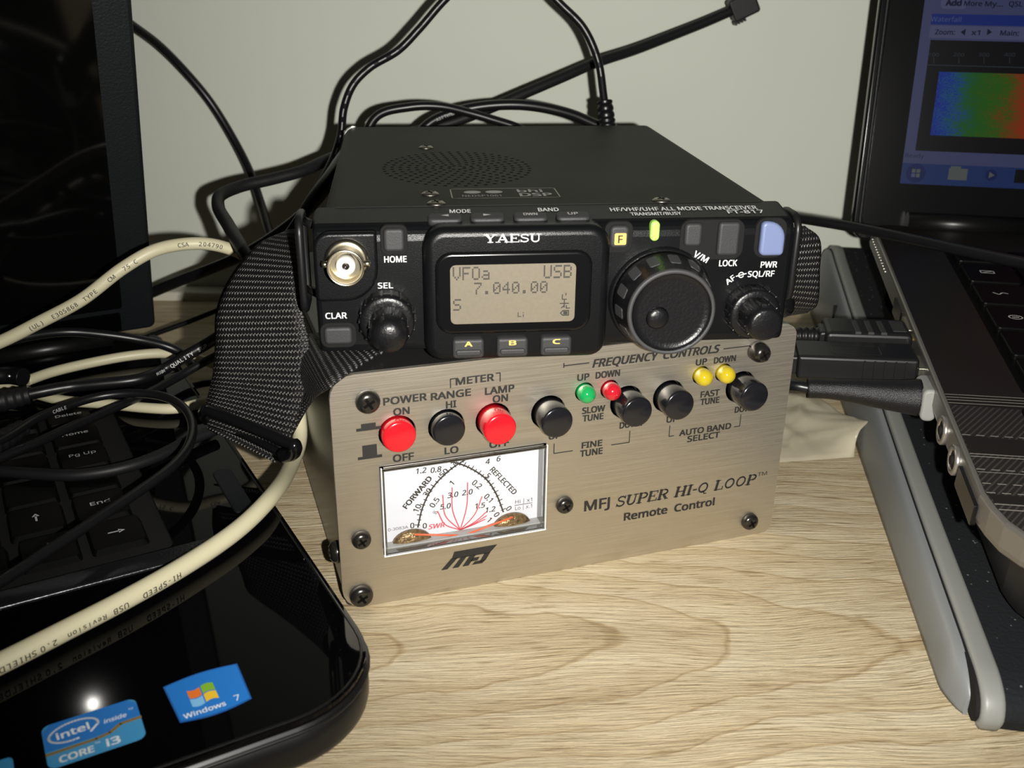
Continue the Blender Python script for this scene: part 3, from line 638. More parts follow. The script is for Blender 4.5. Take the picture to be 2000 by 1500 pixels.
W_('HF/VHF/UHF ALL MODE TRANSCEIVER', 37.2, 5.9, 2.4, 43, fr=SLOPE, w=.12, mi=2, bold=.01); W_('TRANSMIT/BUSY', 28.2, 2.6, 2.0, 14.6, fr=SLOPE, w=.12, mi=2, bold=.01); W_('FT-817', 54.5, 3.0, 2.2, 10.6, fr=SLOPE, w=.12, mi=2, bold=.01)
W_('MODE', -27.0, 6.4, 2.3, 5.8, fr=SLOPE, w=.12, mi=2, bold=.01); W_('BAND', -2.0, 6.6, 2.3, 5.8, fr=SLOPE, w=.12, mi=2, bold=.01)
obj('front_bezel', bm, ['bezel', 'matte', 'white_ink', 'grey_ink'], rig)
bm = B()                                                    # metal case
pad(bm, rrect(-65.6, 65.6, 3.2, 41.0, rs=(2, 2, 4.5, 4.5)), -159, -13.6, FRONT, 0, b0=.8)
for ring in range(1, 10):
    n = 3 + ring * 5
    for i in range(n):
        a = 2 * pi * (i + .37 * ring) / n; r = 2.9 * ring
        flat(bm, circ(-24.3 + r * .93 * math.cos(a), 69 + r * 1.12 * math.sin(a), .72, 8), 41.04, DECK, 1)
line(bm, [(-65.3, 158.9), (-65.3, 153)], .6, 39.6, DECK, 2)
pad(bm, rrect(-66.0, -62.0, 35.5, 41.3, rs=(0, 0, 0, 4.4)), -159.6, -157.2, FRONT, 2, b=.3)
obj('case', bm, ['case', 'dark_hole', 'chrome'], rig)
bm = B(); pts = rrect(-28.4, 3.4, 22.2, 35.2, 1); line(bm, pts + [pts[0]], .35, 41.08, DECK, 0)
flat(bm, rrect(-28.2, 3.2, 22.4, 35), 41.05, DECK, 1)
text(bm, 'DSP', -3.4, 26.0, 4.0, DECK, 41.1, 2, 9.5, .02); text(bm, 'bhi', -4.6, 31.3, 3.6, DECK, 41.1, 2, 7.4, .02); text(bm, 'NEDSP1061', -19.6, 25.4, 2.4, DECK, 41.1, 2, 11.5)
flat(bm, circ(-22, 30.4, 2.6, 16, 2.0), 41.1, DECK, 2); flat(bm, circ(-15.5, 30.4, 2.6, 16, 2.0), 41.1, DECK, 2)
obj('badge', bm, ['screw_steel', 'case', 'grey_ink'], rig, 'thin outlined badge in front of the speaker holes')
for x, y in ((-33.4, 107.5), (-34.7, 28.6), (-33.4, 16.2), (32.2, 16.0)):
    bm = B(); lathe(bm, [(2.7, 41.0), (2.7, 41.2), (2.0, 41.65), (0, 41.8)], T(x, y), 0, 20); 
    for a in (0, pi / 2): flat(bm, rrect(-1.5, 1.5, -.3, .3), 41.85, T(x, y) @ RZ(a + .4), 1)
    obj('case_screw', bm, ['screw_steel', 'dark_hole'], rig)
def btn(name, u, v, ww, hh, w, m, r=1.2, fr=FRONT, leg=None, lm='white_ink', b=.9, lab=None, outline=None, cap=1.3, lw=None, w0=-.5, lv=0):
    bm = B(); pts = outline or rrect(u - ww / 2, u + ww / 2, v - hh / 2, v + hh / 2, r)
    pad(bm, pts, w0, w, fr, 0, b=b, bs=4, smooth=True)
    if leg == '<': flat(bm, [(u - 1.1, v + lv), (u + 1.1, v + lv - .7), (u + 1.1, v + lv + .7)], w + .06, fr, 1)
    elif leg == '>': flat(bm, [(u + 1.1, v + lv), (u - 1.1, v + lv + .7), (u - 1.1, v + lv - .7)], w + .06, fr, 1)
    elif leg: text(bm, leg, u, v + lv, cap, fr, w + .06, 1, lw, .02)
    return obj(name, bm, [m, lm], rig, lab)
btn('key', -45.6, 35.2, 5.6, 6.4, 1.6, 'rubber'); btn('key', -62.0, 8.2, 7.8, 5.2, 1.6, 'rubber')
bm = B(); pad(bm, rrect(13.7, 19.1, 31.8, 38.2, 1.4), -.5, 1.8, FRONT, 0, b=.9, smooth=True); flat(bm, rrect(14.9, 18.2, 32.9, 36.2, .4), 1.87, FRONT, 1); text(bm, 'F', 16.55, 34.5, 2.1, FRONT, 1.93, 2, None, .02)
obj('function_key', bm, ['rubber', 'orange', 'black_ink'], rig, 'key with an orange F label')
btn('key', 37.4, 35.2, 5.0, 6.6, 1.7, 'rubber'); btn('key', 47.6, 33.9, 6.2, 9.6, 1.9, 'rubber', r=1.0)
btn('power_key', 60.3, 34.2, 0, 0, 2.6, 'pwr', outline=rrect(56.7, 63.7, 29.0, 38.8, rs=(1.5, 1.2, 5.0, 1.4), seg=6), lab='pale blue power key')
bm = B(); pad(bm, rrect(25.2, 27.7, 33.6, 39.2, 1.24, 8), -1, 1.4, FRONT, 0, b=.6, smooth=True); obj('status_lamp', bm, 'tx', rig, 'lit green lamp')
for u, l, lw in ((-26.0, 'A', 2.0), (-13.6, 'B', 1.9), (-1.2, 'C', 2.0)):
    bm = B(); pad(bm, rrect(u - 4.4, u + 4.4, 2.2, 7.9, rs=(1, 1, 1, 1)), 2, 6.4, FRONT, 0, b=.9, smooth=True); pad(bm, rrect(u - 3.6, u + 3.6, 3.1, 4.9, .7), 6.0, 6.9, FRONT, 0, b=.5, smooth=True)
    text(bm, l, u, 6.6, 1.35, FRONT, 6.46, 1, lw, .03); obj('soft_key', bm, ['rubber', 'yellow_ink'], rig)
for u, l, lw in ((-31.6, '<', 0), (-19.9, '>', 0), (-7.9, 'DWN', 3.8), (4.0, 'UP', 2.8)):
    btn('top_key', u, .4, 9.4, 4.8, 1.4, 'rubber', r=1.6, fr=SLOPE, leg=l, cap=1.5, lw=lw or None, lm='grey_ink', b=.8, lv=.3)
# display
bm = B(); pad(bm, rrect(-34.9, 8.5, 9.0, 32.6, 4.6, 8), 3.5, 5.4, FRONT, 0, b=1.1, bs=4, smooth=True); dsp = obj('display_frame', bm, 'gloss', rig)
bm = B(); LX, LZ = -30.8, 12.2; LW, LH = 34.6, 16.9
flat(bm, rrect(LX, LX + LW, LZ, LZ + LH, 1.5), 5.45, FRONT, 0)
DOT = {'V': '10001 10001 10001 10001 10001 01010 00100', 'F': '11111 10000 10000 11110 10000 10000 10000', 'O': '01110 10001 10001 10001 10001 10001 01110', 'a': '00000 00000 01110 00001 01111 10001 01111',
       'U': '10001 10001 10001 10001 10001 10001 01110', 'S': '01111 10000 10000 01110 00001 00001 11110', 'B': '11110 10001 10001 11110 10001 10001 11110', '7': '11111 00001 00010 00100 01000 01000 01000',
       '.': '00000 00000 00000 00000 00000 01100 01100', '0': '01110 10001 10011 10101 11001 10001 01110', '4': '00010 00110 01010 10010 11111 00010 00010', 'L': '00000 00000 10000 10000 10000 10000 11110', 'i': '00000 00000 01000 00000 01000 01000 01000'}
def dots(s, u, top, px, py, pitch):
    for k, c in enumerate(s):
        for r, row in enumerate(DOT[c].split()):
            for q, bit in enumerate(row):
                if bit == '1':
                    a = LX + u + k * pitch + q * px; b = LZ + LH - top - r * py
                    flat(bm, [(a, b - py * .94), (a + px * .92, b - py * .94), (a + px * .92, b), (a, b)], 5.5, FRONT, 1)
dots('VFOa', .7, .5, .44, .54, 2.62); dots('USB', 25.6, .5, .46, .54, 2.75); dots('7.040.00', 6.5, 5.0, .42, .49, 2.6); dots('S', .7, 9.6, .44, .48, 2.6); dots('Li', 18.6, 13.3, .26, .28, 1.2)
for p in ([(31.0, 9.0), (31.0, 10.4), (32.2, 10.4)], [(32.0, 8.6), (32.0, 9.2)], [(30.4, 11.6), (32.9, 11.6)], [(31.6, 10.6), (31.6, 12.8)], [(30.8, 12.9), (31.6, 12.2)], [(32.2, 12.2), (32.2, 13.0), (33.2, 13.0)], [(30.6, 14.4), (31.3, 13.7), (32.9, 13.7), (32.9, 15.1), (31.3, 15.1), (30.6, 14.4)]):
    line(bm, [(LX + a, LZ + LH - b) for a, b in p], .3, 5.5, FRONT, 1)
flat(bm, [(LX + a, LZ + LH - b) for a, b in ((31.4, 14.9), (32.6, 14.9), (32.6, 13.9), (31.4, 13.9))], 5.5, FRONT, 1)
obj('lcd_screen', bm, ['lcd', 'lcd_ink'], dsp)
# tuning dial
KD = FRONT @ T(29.2, 16.9)
bm = B(); lathe(bm, [(14.9, -1), (14.9, 1.2), (14.3, 2.2), (13.2, 2.4)], KD, 0, 64); lathe(bm, [(14.1, 2), (13.9, 4.5), (13.0, 9.5), (12.3, 12.6), (12.3, 13.6), (12.0, 14.2), (11.2, 14.2), (10.9, 13.7), (10.6, 13.3), (9.0, 13.2), (0, 13.1)], KD, 0, 64)
lathe(bm, [(12.32, 13.2), (12.34, 13.7), (12.0, 14.25), (11.2, 14.25), (11.15, 14.0)], KD, 1, 64, cap0=False, cap1=False)
for k in range(14):
    a = 2 * pi * (k + .25) / 14; R = KD @ RZ(a)
    pts = rrect(-1.6, 1.6, -2.6, 2.6, .7)
    fr = R @ frame((13.28, 0, 7.4), (0, 1, 0), (-.17, 0, .985)); pad(bm, pts, -.5, .22, fr, 1, b=.2)
lathe(bm, [(3.1, 13.16), (3.0, 13.25), (2.5, 12.4 + .9), (0, 13.2)], KD @ T(-3.7, -1.5), 0, 24)
dial = obj('tuning_dial', bm, ['knob', 'grip'], rig, 'large round tuning dial')
bm = B(); lathe(bm, [(3.2, 13.3), (2.9, 13.9), (2.0, 14.3), (0, 14.5)], KD @ T(-3.7, -1.7), 0, 24); obj('finger_dimple', bm, 'knob', dial)
def pot(name, u, v, du, dv, ro, wo, r, w, dome, lab):
    bm = B(); K0 = FRONT @ T(u, v)
    lathe(bm, [(ro, -1), (ro, wo - .6), (ro - .6, wo), (r + .4, wo)], K0, 0, 40)
    for k in range(18):
        R = K0 @ RZ(2 * pi * k / 18); pad(bm, rrect(-.35, .35, 0, wo - 1.2, .2), ro - .4, ro + .35, R @ frame((0, 0, 0.6), (0, 1, 0), (0, 0, 1)), 0)
    outer = obj(name, bm, 'knob', rig, lab)
    bm = B(); K = FRONT @ T(u + du, v + dv)
    pr_ = [(r + .2, wo - 1), (r, w - 1.4), (r - .5, w - .3)] + ([(r * .8, w + .9), (r * .45, w + 1.6), (0, w + 1.8)] if dome else [(r - 1.2, w), (0, w)])
    lathe(bm, pr_, K, 0, 36)
    for k in range(12):
        R = K @ RZ(2 * pi * (k + .5) / 12); pad(bm, rrect(-.4, .4, 0, w - wo - 3.4, .3), r - .3, r + .4, R @ frame((0, 0, wo + .4), (0, 1, 0), (0, 0, 1)), 0)
    obj('inner_knob', bm, 'knob', outer)
pot('volume_knob', 56.4, 12.6, 0, 0, 7.4, 5.5, 5.0, 14.5, False, 'stacked volume knob')
pot('select_knob', -48.2, 13.4, 0.4, -.8, 7.5, 6, 5.2, 14.5, True, 'stacked select knob with domed cap')
# antenna socket
bm = B(); K = FRONT @ T(-58.5, 30.0)
lathe(bm, [(6.0, 1.2), (6.0, 2.0), (5.4, 2.6), (5.0, 2.8)], K, 0, 40); lathe(bm, [(4.85, 1), (4.85, 8.4), (4.95, 8.8), (4.95, 9.4), (4.6, 9.5), (4.3, 9.2), (4.25, 3.2)], K, 0, 40, cap1=False, cap0=False); flat(bm, circ(0, 0, 4.3, 30), 3.4, K, 0)
for s in (-1, 1): lathe(bm, [(.9, 4.6), (.9, 6.3), (.5, 6.5)], K @ frame((0, 0, 5.2), (0, 1, 0), (0, 0, 1)) @ (Matrix.Identity(4) if s > 0 else Matrix.Rotation(pi, 4, 'Y')), 0, 12)
bnc = obj('antenna_socket', bm, 'nickel', rig, 'round metal antenna socket')
bm = B(); lathe(bm, [(2.6, 3), (2.5, 7.2), (2.2, 7.6), (1.0, 7.6), (.9, 6.4), (0, 6.4)], K, 0, 28); obj('insulator', bm, 'ptfe', bnc, 'white insulator')
bm = B(); lathe(bm, [(1.0, 6.5), (.95, 7.62), (.62, 7.66), (.5, 7.3), (0, 7.3)], K, 0, 20); obj('centre_contact', bm, 'dark_screw', bnc)
for s, x in ((-1, -67.8), (1, 67.8)):                       # strap brackets
    bm = B(); fr = frame((x, 0, 0), (0, 1, 0), (0, 0, 1)); q = 3.2 if s < 0 else 1.4; lp = [(Vector((x + s * q, a, b))) for a, b in rrect(2.5, 16, 14, 40 if s < 0 else 38.5, 4, 4)]
    tube(bm, lp, 1.1, 0, 10, closed=True)
    for b in (17, 37): tube(bm, [Vector((x - s * .5, 9, b)), Vector((x + s * q, 15.5, b))], 1.2, 0, 8)
    obj('strap_bracket', bm, 'black', rig)

bm = B(); K = frame((66.5, 12, 10), (0, -1, 0), (0, 0, 1)) @ Matrix.Rotation(pi, 4, 'Y'); lathe(bm, [(4.2, -1), (4.2, 2.5), (4.6, 3), (4.6, 5.5), (3.6, 7.2), (1.8, 8), (0, 8.2)], K, 0, 28); obj('side_plug', bm, 'gloss', rig)

def ribbon(bm, rails, t=1.5, n=8, across=8, mi=0):
    """woven band between two rails, with thickness and a uv map in mm"""
    uvl = bm.loops.layers.uv.verify()
    L = spline([r[0] for r in rails], n); R = spline([r[1] for r in rails], n); rows = []; s = 0; prev = None
    for a, b in zip(L, R):
        mid = (a + b) / 2
        if prev is not None: s += (mid - prev).length
        prev = mid; rows.append((a, b, s))
    N = len(rows)
    def grid(off):
        g = []
        for i, (a, b, s) in enumerate(rows):
            tn = ((rows[min(N - 1, i + 1)][0] + rows[min(N - 1, i + 1)][1]) - (rows[max(0, i - 1)][0] + rows[max(0, i - 1)][1])).normalized()
            nn = (b - a).cross(tn).normalized() * off
            g.append([(bm.verts.new(a.lerp(b, k / across) + nn * (1 if 0 < k < across else .55)), ((b - a).length * k / across, s)) for k in range(across + 1)])
        return g
    g0, g1 = grid(t / 2), grid(-t / 2)
    def q(vs):
        f = bm.faces.new([v[0] for v in vs]); f.smooth = True; f.material_index = mi
        for l, v in zip(f.loops, vs): l[uvl].uv = v[1]
    for i in range(N - 1):
        for k in range(across):
            q((g0[i][k], g0[i][k + 1], g0[i + 1][k + 1], g0[i + 1][k])); q((g1[i][k + 1], g1[i][k], g1[i + 1][k], g1[i + 1][k + 1]))
        q((g0[i + 1][0], g1[i + 1][0], g1[i][0], g0[i][0])); q((g0[i][across], g1[i][across], g1[i + 1][across], g0[i + 1][across]))
    for i in (0, N - 1):
        for k in range(across): q((g0[i][k], g1[i][k], g1[i][k + 1], g0[i][k + 1]))
RIGI = (T(12.82, 264.9, BH) @ RZ(0.117)).inverted()
def rl(px, py, Y): return RIGI @ at(px, py, Y)
bm = B()                                                    # left strap: front layer from bracket to buckle
ribbon(bm, [(rl(560, 452, 292), rl(596, 448, 280)), (rl(505, 478, 296), rl(590, 490, 277)), (rl(452, 540, 292), rl(586, 545, 273)), (rl(424, 606, 286), rl(590, 605, 270)), (rl(421, 680, 282), rl(604, 678, 268)), (rl(416, 735, 280), rl(600, 745, 267)), (rl(402, 792, 280), rl(572, 846, 268)), (rl(396, 822, 281), rl(560, 880, 269))])
strap = obj('strap', bm, 'web', rig, 'black woven strap hanging at the left of the radio')
bm = B()                                                    # return layer that runs from the buckle back under the radio
def rz(px, py, z): return RIGI @ onz(px, py, z)
ribbon(bm, [(rl(404, 836, 288), rl(540, 905, 274)), (rl(430, 808, 292), rl(562, 866, 276)), (rl(520, 735, 290), rl(600, 798, 273)), (rl(598, 655, 279), rz(650, 752, 78.0)), (rz(660, 652, 78.3), rz(722, 702, 78.3)), (rz(715, 640, 78.3), rz(790, 668, 78.3))], t=1.1)
obj('strap_return', bm, 'web', strap)
bm = B(); p = spline([rl(402, 800, 273), rl(410, 803, 272), rl(480, 830, 266), rl(556, 862, 260), rl(574, 870, 259), rl(572, 884, 261), rl(552, 890, 264)], 6); tube(bm, p, [2.0] * 2 + [1.75] * (len(p) - 16) + [2.3] * 14, 0, 12)
tube(bm, spline([rl(404, 820, 282), rl(480, 850, 275), rl(556, 888, 267)], 6), 1.3, 0, 10); tube(bm, spline([rl(402, 800, 273), rl(398, 808, 278), rl(404, 820, 282)], 5), 1.8, 0, 10)
obj('buckle', bm, 'gloss', strap, 'glossy black plastic buckle')
bm = B()
ribbon(bm, [(rl(1538, 452, 290), rl(1572, 446, 296)), (rl(1536, 474, 284), rl(1598, 468, 292)), (rl(1534, 530, 281), rl(1598, 528, 290)), (rl(1532, 585, 282), rl(1594, 592, 291)), (rl(1528, 612, 288), rl(1580, 604, 296))], t=2.4)
obj('strap', bm, 'web', rig, 'black woven strap folded at the right of the radio')

# ================================================================== laptop on the left
LAPM = T(-24.7, 177.4, 0) @ RZ(pi / 6)
lap = thing('laptop', 'glossy black laptop with stickers on its palm rest and its unlit lid half closed', 'laptop', LAPM)
bm = B()
out = rrect(-345, 0, 0, 262, rs=(22, 24, 8, 8), seg=10)
pad(bm, out, 15.5, 28.6, DECK, 0, b0=4, bs=4, smooth=True); pad(bm, offset_loop(out, 12), 5, 17, DECK, 0, b0=3)
rim = offset_loop(out, .6)
well = rrect(-315, -31.5, 83, 199, 3)
holed_plate(bm, offset_loop(out, .3), [well], 28.5, 30, DECK, 1)
flat(bm, well, 28.65, DECK, 2)
base = obj('base', bm, ['lap_side', 'lap_black', 'matte'], lap)
bm = B(); tube(bm, [Vector((*p, 29.6)) for p in offset_loop(out, 1.4)], .55, 0, 8, closed=True); tube(bm, [Vector((*p, 27.0)) for p in offset_loop(out, -.1)], .5, 0, 8, closed=True); obj('edge_rim', bm, 'lap_side', lap)
bm = B(); pad(bm, rrect(-322, -20, 74.6, 82.6, 1.5), 29.5, 30.9, DECK, 0, b=.8, smooth=True)
obj('trim_bar', bm, mat('brushed_black_bar', (0.03, 0.03, 0.034), .22, metal=.7, aniso=.7, bump=.15, bscale=1200), lap)
bm = B(); pad(bm, rrect(-12, -6, 92, 122, 2.5), 29.5, 30.5, DECK, 0, b=.4); obj('side_pad', bm, 'lap_matte', lap)
for x in (-318, -34):
    for y in (34, 226):
        bm = B(); lathe(bm, [(7, 0), (7.5, 5.5)], T(x, y), 0, 20); obj('foot', bm, 'matte', lap)
ROWS = [(90.2, 106.6), (108.3, 125.6), (126.6, 143.2), (144.2, 161.0), (162.0, 178.6), (181, 194)]
LEG = {(0, 0): 'right', (1, 1): 'up', (1, 0): 'End', (3, 0): 'PgUp', (5, 0): 'Delete', (0, 1): 'down', (2, 0): 'PgDn', (4, 0): 'Home'}
for r, (ya, yb) in enumerate(ROWS):
    for c in range(5):
        xc = -44.6 - 17.75 * c - (1.4 if r else 0); bm = B()
        a = rrect(xc - 8.2, xc + 8.2, ya, yb, 1.4, 3); t = rrect(xc - 6.9, xc + 6.9, ya + .55, yb - .8, 1.4, 3)
        va = [bm.verts.new((*p, 27.3)) for p in a]; vb = [bm.verts.new((*p, 30.6)) for p in t]; n = len(a)
        for i in range(n): bm.faces.new((va[i], va[(i + 1) % n], vb[(i + 1) % n], vb[i]))
        bm.faces.new(vb)
        vc = [bm.verts.new((*p, 30.6)) for p in offset_loop(t, .0)]
        g = LEG.get((r, c)); W30 = 30.66; cy = (ya + yb) / 2
        if g in ('right', 'up', 'down'):
            R = T(xc, cy + (0 if g == 'right' else .6)) @ RZ({'right': 0, 'up': pi / 2, 'down': -pi / 2}[g])
            line(bm, [(-2.2, 0), (1.2, 0)], .55, W30, R, 1); flat(bm, [(.6, -1.1), (2.4, 0), (.6, 1.1)], W30, R, 1)
        elif g == 'PgUp': text(bm, 'Pg Up', xc, cy + 1.4, 2.0, DECK, W30, 1, 8.2)
        elif g == 'PgDn': text(bm, 'Pg Dn', xc, cy + 1.4, 2.0, DECK, W30, 1, 8.2)
        elif g: text(bm, g, xc, cy + 1.0, 2.0, DECK, W30, 1, {'End': 5.6, 'Delete': 8.6, 'Home': 8.2}[g], .01)
        obj('key', bm, ['key', 'key_ink'], lap)
# stickers
def sticker(polyfun, mats, label):
    bm = B(); polyfun(bm); return obj('sticker', bm, mats, lap, label)
def st_win(bm):
    t = [( -46.8 + 16.8 * i / 8, 25.4 + 1.0 * math.sin(pi * i / 8)) for i in range(9)]; b_ = [(-30.4 - 15.6 * i / 8, 12.2 - 1.2 * math.sin(pi * i / 8)) for i in range(9)]
    pts = b_[::-1] + t[::-1]; pts = list(reversed([(x, y) for x, y in (t + b_)]))
    pad(bm, pts, 30.0, 30.12, DECK, 0); flat(bm, offset_loop(pts, .35), 30.14, DECK, 6)
    ox, oy = -40.6, 18.6
    def wv(x): return .55 * math.sin(x * 1.05)
    for (xa, xb, ya, yb, mi) in ((-2.9, -.15, .15, 2.9, 2), (.15, 2.9, .15, 2.9, 3), (-2.9, -.15, -2.9, -.15, 5), (.15, 2.9, -2.9, -.15, 4)):
        bot = [(ox + 1 + xa + (xb - xa) * i / 6, oy + ya + wv(xa + (xb - xa) * i / 6)) for i in range(7)]; top = [(ox + 1 + xb - (xb - xa) * i / 6, oy + yb + wv(xb - (xb - xa) * i / 6)) for i in range(7)]
        flat(bm, bot + top, 30.18, DECK, mi)
    text(bm, 'Windows', -40.4, 13.4, 1.55, DECK, 30.18, 1, 9.0, .01); text(bm, '7', -33.2, 13.9, 1.9, DECK, 30.18, 1, 1.2)
sticker(st_win, ['s_deep' if False else 's_blue', 's_white', 's_red', 's_green', 's_yel', 's_lblue', 's_blue2'], 'blue sticker with a four-colour flag')
def st_cpu(bm):
    pad(bm, rrect(-72.2, -53.0, 11.2, 24.9, 1.8), 30.0, 30.12, DECK, 0)
    flat(bm, [(-72.1, 16.4), (-64, 16.4), (-58.4, 16.5), (-56.6, 18.2), (-53.0, 18.3), (-53.0, 23.1), (-54.8, 24.9), (-60, 24.9), (-70.4, 24.9), (-72.1, 23.2)], 30.14, DECK, 5)
    line(bm, [(-72.1, 15.6), (-62.4, 15.7), (-59.6, 16.2), (-57.2, 17.9), (-53.0, 18.0)], .85, 30.16, DECK, 2)
    el = [(-66.2 + 4.9 * math.cos(a) , 20.6 + 2.9 * math.sin(a) + .35 * math.cos(a)) for a in [R1(x) for x in range(-50, 285, 8)]]
    line(bm, [(x, y) for x, y in el if not (x > -62.6 and y < 20.4)], .5, 30.18, DECK, 1)
    text(bm, 'intel', -66.4, 20.4, 2.1, DECK, 30.18, 1, 6.4, .02, rot=R1(3)); text(bm, 'inside', -57.9, 20.2, 1.3, DECK, 30.18, 1, 4.6, .01, shear=.15); text(bm, 'TM', -54.5, 21.6, .6, DECK, 30.18, 1, 1)
    text(bm, 'CORE', -66.6, 13.0, 1.9, DECK, 30.18, 1, 6.6, .02); text(bm, 'i3', -59.4, 13.3, 2.2, DECK, 30.18, 1, 2.6, .02); text(bm, 'TM', -62.4, 14.4, .6, DECK, 30.18, 1, 1)
sticker(st_cpu, ['s_sky', 's_white', 's_gold', 's_green', 's_yel', 's_blue2'], 'light blue processor sticker')
def st_part(bm):
    pad(bm, rrect(-97, -78.2, 6, 18.9, 1.2), 30.0, 30.12, DECK, 0); line(bm, [(-92 + 9 * math.cos(a), 13 + 3.4 * math.sin(a)) for a in [R1(x) for x in range(-20, 160, 10)]], .4, 30.16, DECK, 1)
sticker(st_part, ['s_sky', 's_white'], 'blue sticker cut off by the picture edge')
# lid, leaning forward over the keyboard
U3, V3 = Vector((1, 0, 0)), Vector((0, -math.sin(R1(18.8)), math.cos(R1(18.8))))
LIDF = frame((-1.4, 257.3, 34), U3, V3)
bm = B(); pad(bm, rrect(-345, 0, 0, 226, rs=(3, 3, 10, 10)), -7, 0, LIDF, 0, b=1.6, b0=2.5, bs=3); lid = obj('lid', bm, 'lap_matte', lap)
bm = B(); pad(bm, rrect(-332, -13, 13, 212, 1), -1, .08, LIDF, 0); obj('screen', bm, 'screen_off', lid, 'unlit glossy screen')
bm = B(); pad(bm, rrect(-331, -14, 1.5, 11, 1), 0, .5, LIDF, 0, b=.3); obj('hinge_cover', bm, 'lap_black', lid)
for x in (-300, -45):
    bm = B(); tube(bm, [Vector((x - 25, 258.5, 31.5)), Vector((x + 25, 258.5, 31.5))], 4, 0, 14); obj('hinge', bm, 'lap_side', lap)

# ================================================================== laptop stand on the right
stand = thing('laptop_stand', 'grey plastic sloped laptop stand with a black mesh top, under the right-hand laptop', 'laptop stand', T(120.2, 200, 0) @ RZ(R1(-9.2)))
SO = [(-1, 0), (345, 0), (347, 14), (345, 28), (338, 37.5), (325, 41), (310, 39), (229, 30.5), (115, 20.5), (69, 17.0), (16, 13.6), (5, 12.4), (-1, 9.4), (-3, 4.5)]
SOs = [(p.x, p.y) for p in spline([(a, b, 0) for a, b in SO[1:] + [SO[0]]], 3)] 
SIDE = frame((0, 0, 0), (0, 1, 0), (0, 0, 1))              # u = y, v = z, w = x
def top_z(y):
    P_ = [(-3, 4.5), (-1, 9.4), (5, 12.4), (16, 13.6), (69, 17), (115, 20.5), (229, 30.5), (310, 39), (325, 41), (338, 37.5), (345, 28), (347, 14)]
    for (a, za), (b, zb) in zip(P_[:-1], P_[1:]):
        if a <= y <= b: return za + (zb - za) * (y - a) / (b - a)
    return 4
bm = B(); ys = [4.2, 4.6, 5.4, 6.5, 8, 10, 13, 16] + [20 + 9.8 * i for i in range(31)] + [322, 328, 334, 339, 342, 344, 345.5, 346.5]; gr = []
for y in ys:
    k = min(1, max(0.05, (y - 4) / 10)) ** .5 * min(1, max(.05, (347 - y) / 11)) ** .5; h = max(.8, (top_z(y) - 1.3) * (1 if y > 20 else .35 + .65 * math.sqrt(max(0, 1 - ((20 - y) / 16.2) ** 2))))
    gr.append([bm.verts.new((x, y, z)) for x, z in [(.3, 0)] + [(.4 - (5.0 * k) * math.cos(t * pi / 2) ** .75 if t < 1 else .4, h * math.sin(t * pi / 2) ** 1.15) for t in [0, .12, .25, .4, .55, .7, .82, .92, 1]]])
for a, b in zip(gr[:-1], gr[1:]):
    for i in range(len(a) - 1): f = bm.faces.new((a[i + 1], a[i], b[i], b[i + 1])); f.smooth = True
bm.faces.new(gr[0]); bm.faces.new(list(reversed(gr[-1])))
for y in (262,): pad(bm, rrect(y, y + .5, 1, 28), -4.2, -2.0, SIDE, 1)
obj('side_panel', bm, ['grey_stand', 'matte'], stand)
bm = B(); pad(bm, offset_loop(SOs, 1.7), .2, 1.6, SIDE, 0); obj('seam', bm, 'matte', stand)
bm = B(); pad(bm, SOs, 1.2, 7.2, SIDE, 0, b=1.4, b0=1.4, smooth=True); obj('side_rim', bm, 'grey_rim', stand)
bm = B(); pad(bm, offset_loop(SOs, .7), 7.0, 330, SIDE, 0); obj('mesh_top', bm, 'mesh', stand)

# ================================================================== laptop on the right
SL = math.atan(.1)
RLM = T(126, 230.9, 52) @ RZ(R1(-10)) @ Matrix.Rotation(SL, 4, 'X')
rlap = thing('laptop', 'bronze patterned laptop showing a coloured waterfall on screen, on the grey stand', 'laptop', RLM)
fo = [(0, 0), (1.2, -6.6), (3.2, -12.8), (7, -18.4), (13, -23.5), (22, -28), (34, -30.5), (60, -32), (330, -32), (330, 215), (4, 215), (0, 211)]
bm = B(); pad(bm, fo, -11, 0, DECK, 0, b=1.2, b0=3.5, smooth=False, bs=3)
pad(bm, offset_loop(fo, 13), -33.5, -9, DECK, 1)
rb = obj('base', bm, ['silver', 'lap_side'], rlap)
bm = B(); top = offset_loop(fo, 1.3)
kw = rrect(25.5, 318, 58, 186, 3)
holed_plate(bm, top, [kw], -.2, .06, DECK, 0); flat(bm, kw, .03, DECK, 3)
lower = [p for p in top if p[1] < 49] ; 
pinp = [(1.4, 48)] + [p for p in top[0:8]] + [(328.6, -30.6), (328.6, 48)]
flat(bm, pinp, .09, DECK, 1)
def curve_line(y, x0, dash=False, wd=.35):
    pts = [(x0 + i * 4, y + 2.2 * math.sin(min(1, i / 16) * pi * .5)) for i in range(40)]
    if dash:
        for i in range(0, 39): a = Vector(pts[i]); b2 = Vector(pts[i + 1]); line(bm, [a, a.lerp(b2, .55)], wd, .13, DECK, 2)
    else: line(bm, pts, wd, .13, DECK, 2)
for y in (54.5, 52.7, 51.0, 49.0): curve_line(y, 1.4)
curve_line(30, 1.5, True); curve_line(19.6, 1.4); curve_line(18.2, 1.4); curve_line(11.6, 1.5, True); curve_line(10.2, 1.5, wd=.25); curve_line(4.6, 1.5, True); curve_line(.2, 1.6, True); curve_line(-5, 2.4); curve_line(-7.4, 3.0)
for ya, yb in ((20.2, 29.4), (-4.4, -.4)):
    flat(bm, [(1.6 if ya > 0 else 2.8, ya), (160, ya + 2.2), (160, yb + 2.2), (1.6, yb)], .11, DECK, 0)
flat(bm, rrect(22, 320, 28, 50, 4), .15, DECK, 3)
obj('deck', bm, ['bronze_deck', 'pin', 'deck_line', 'key'], rlap)
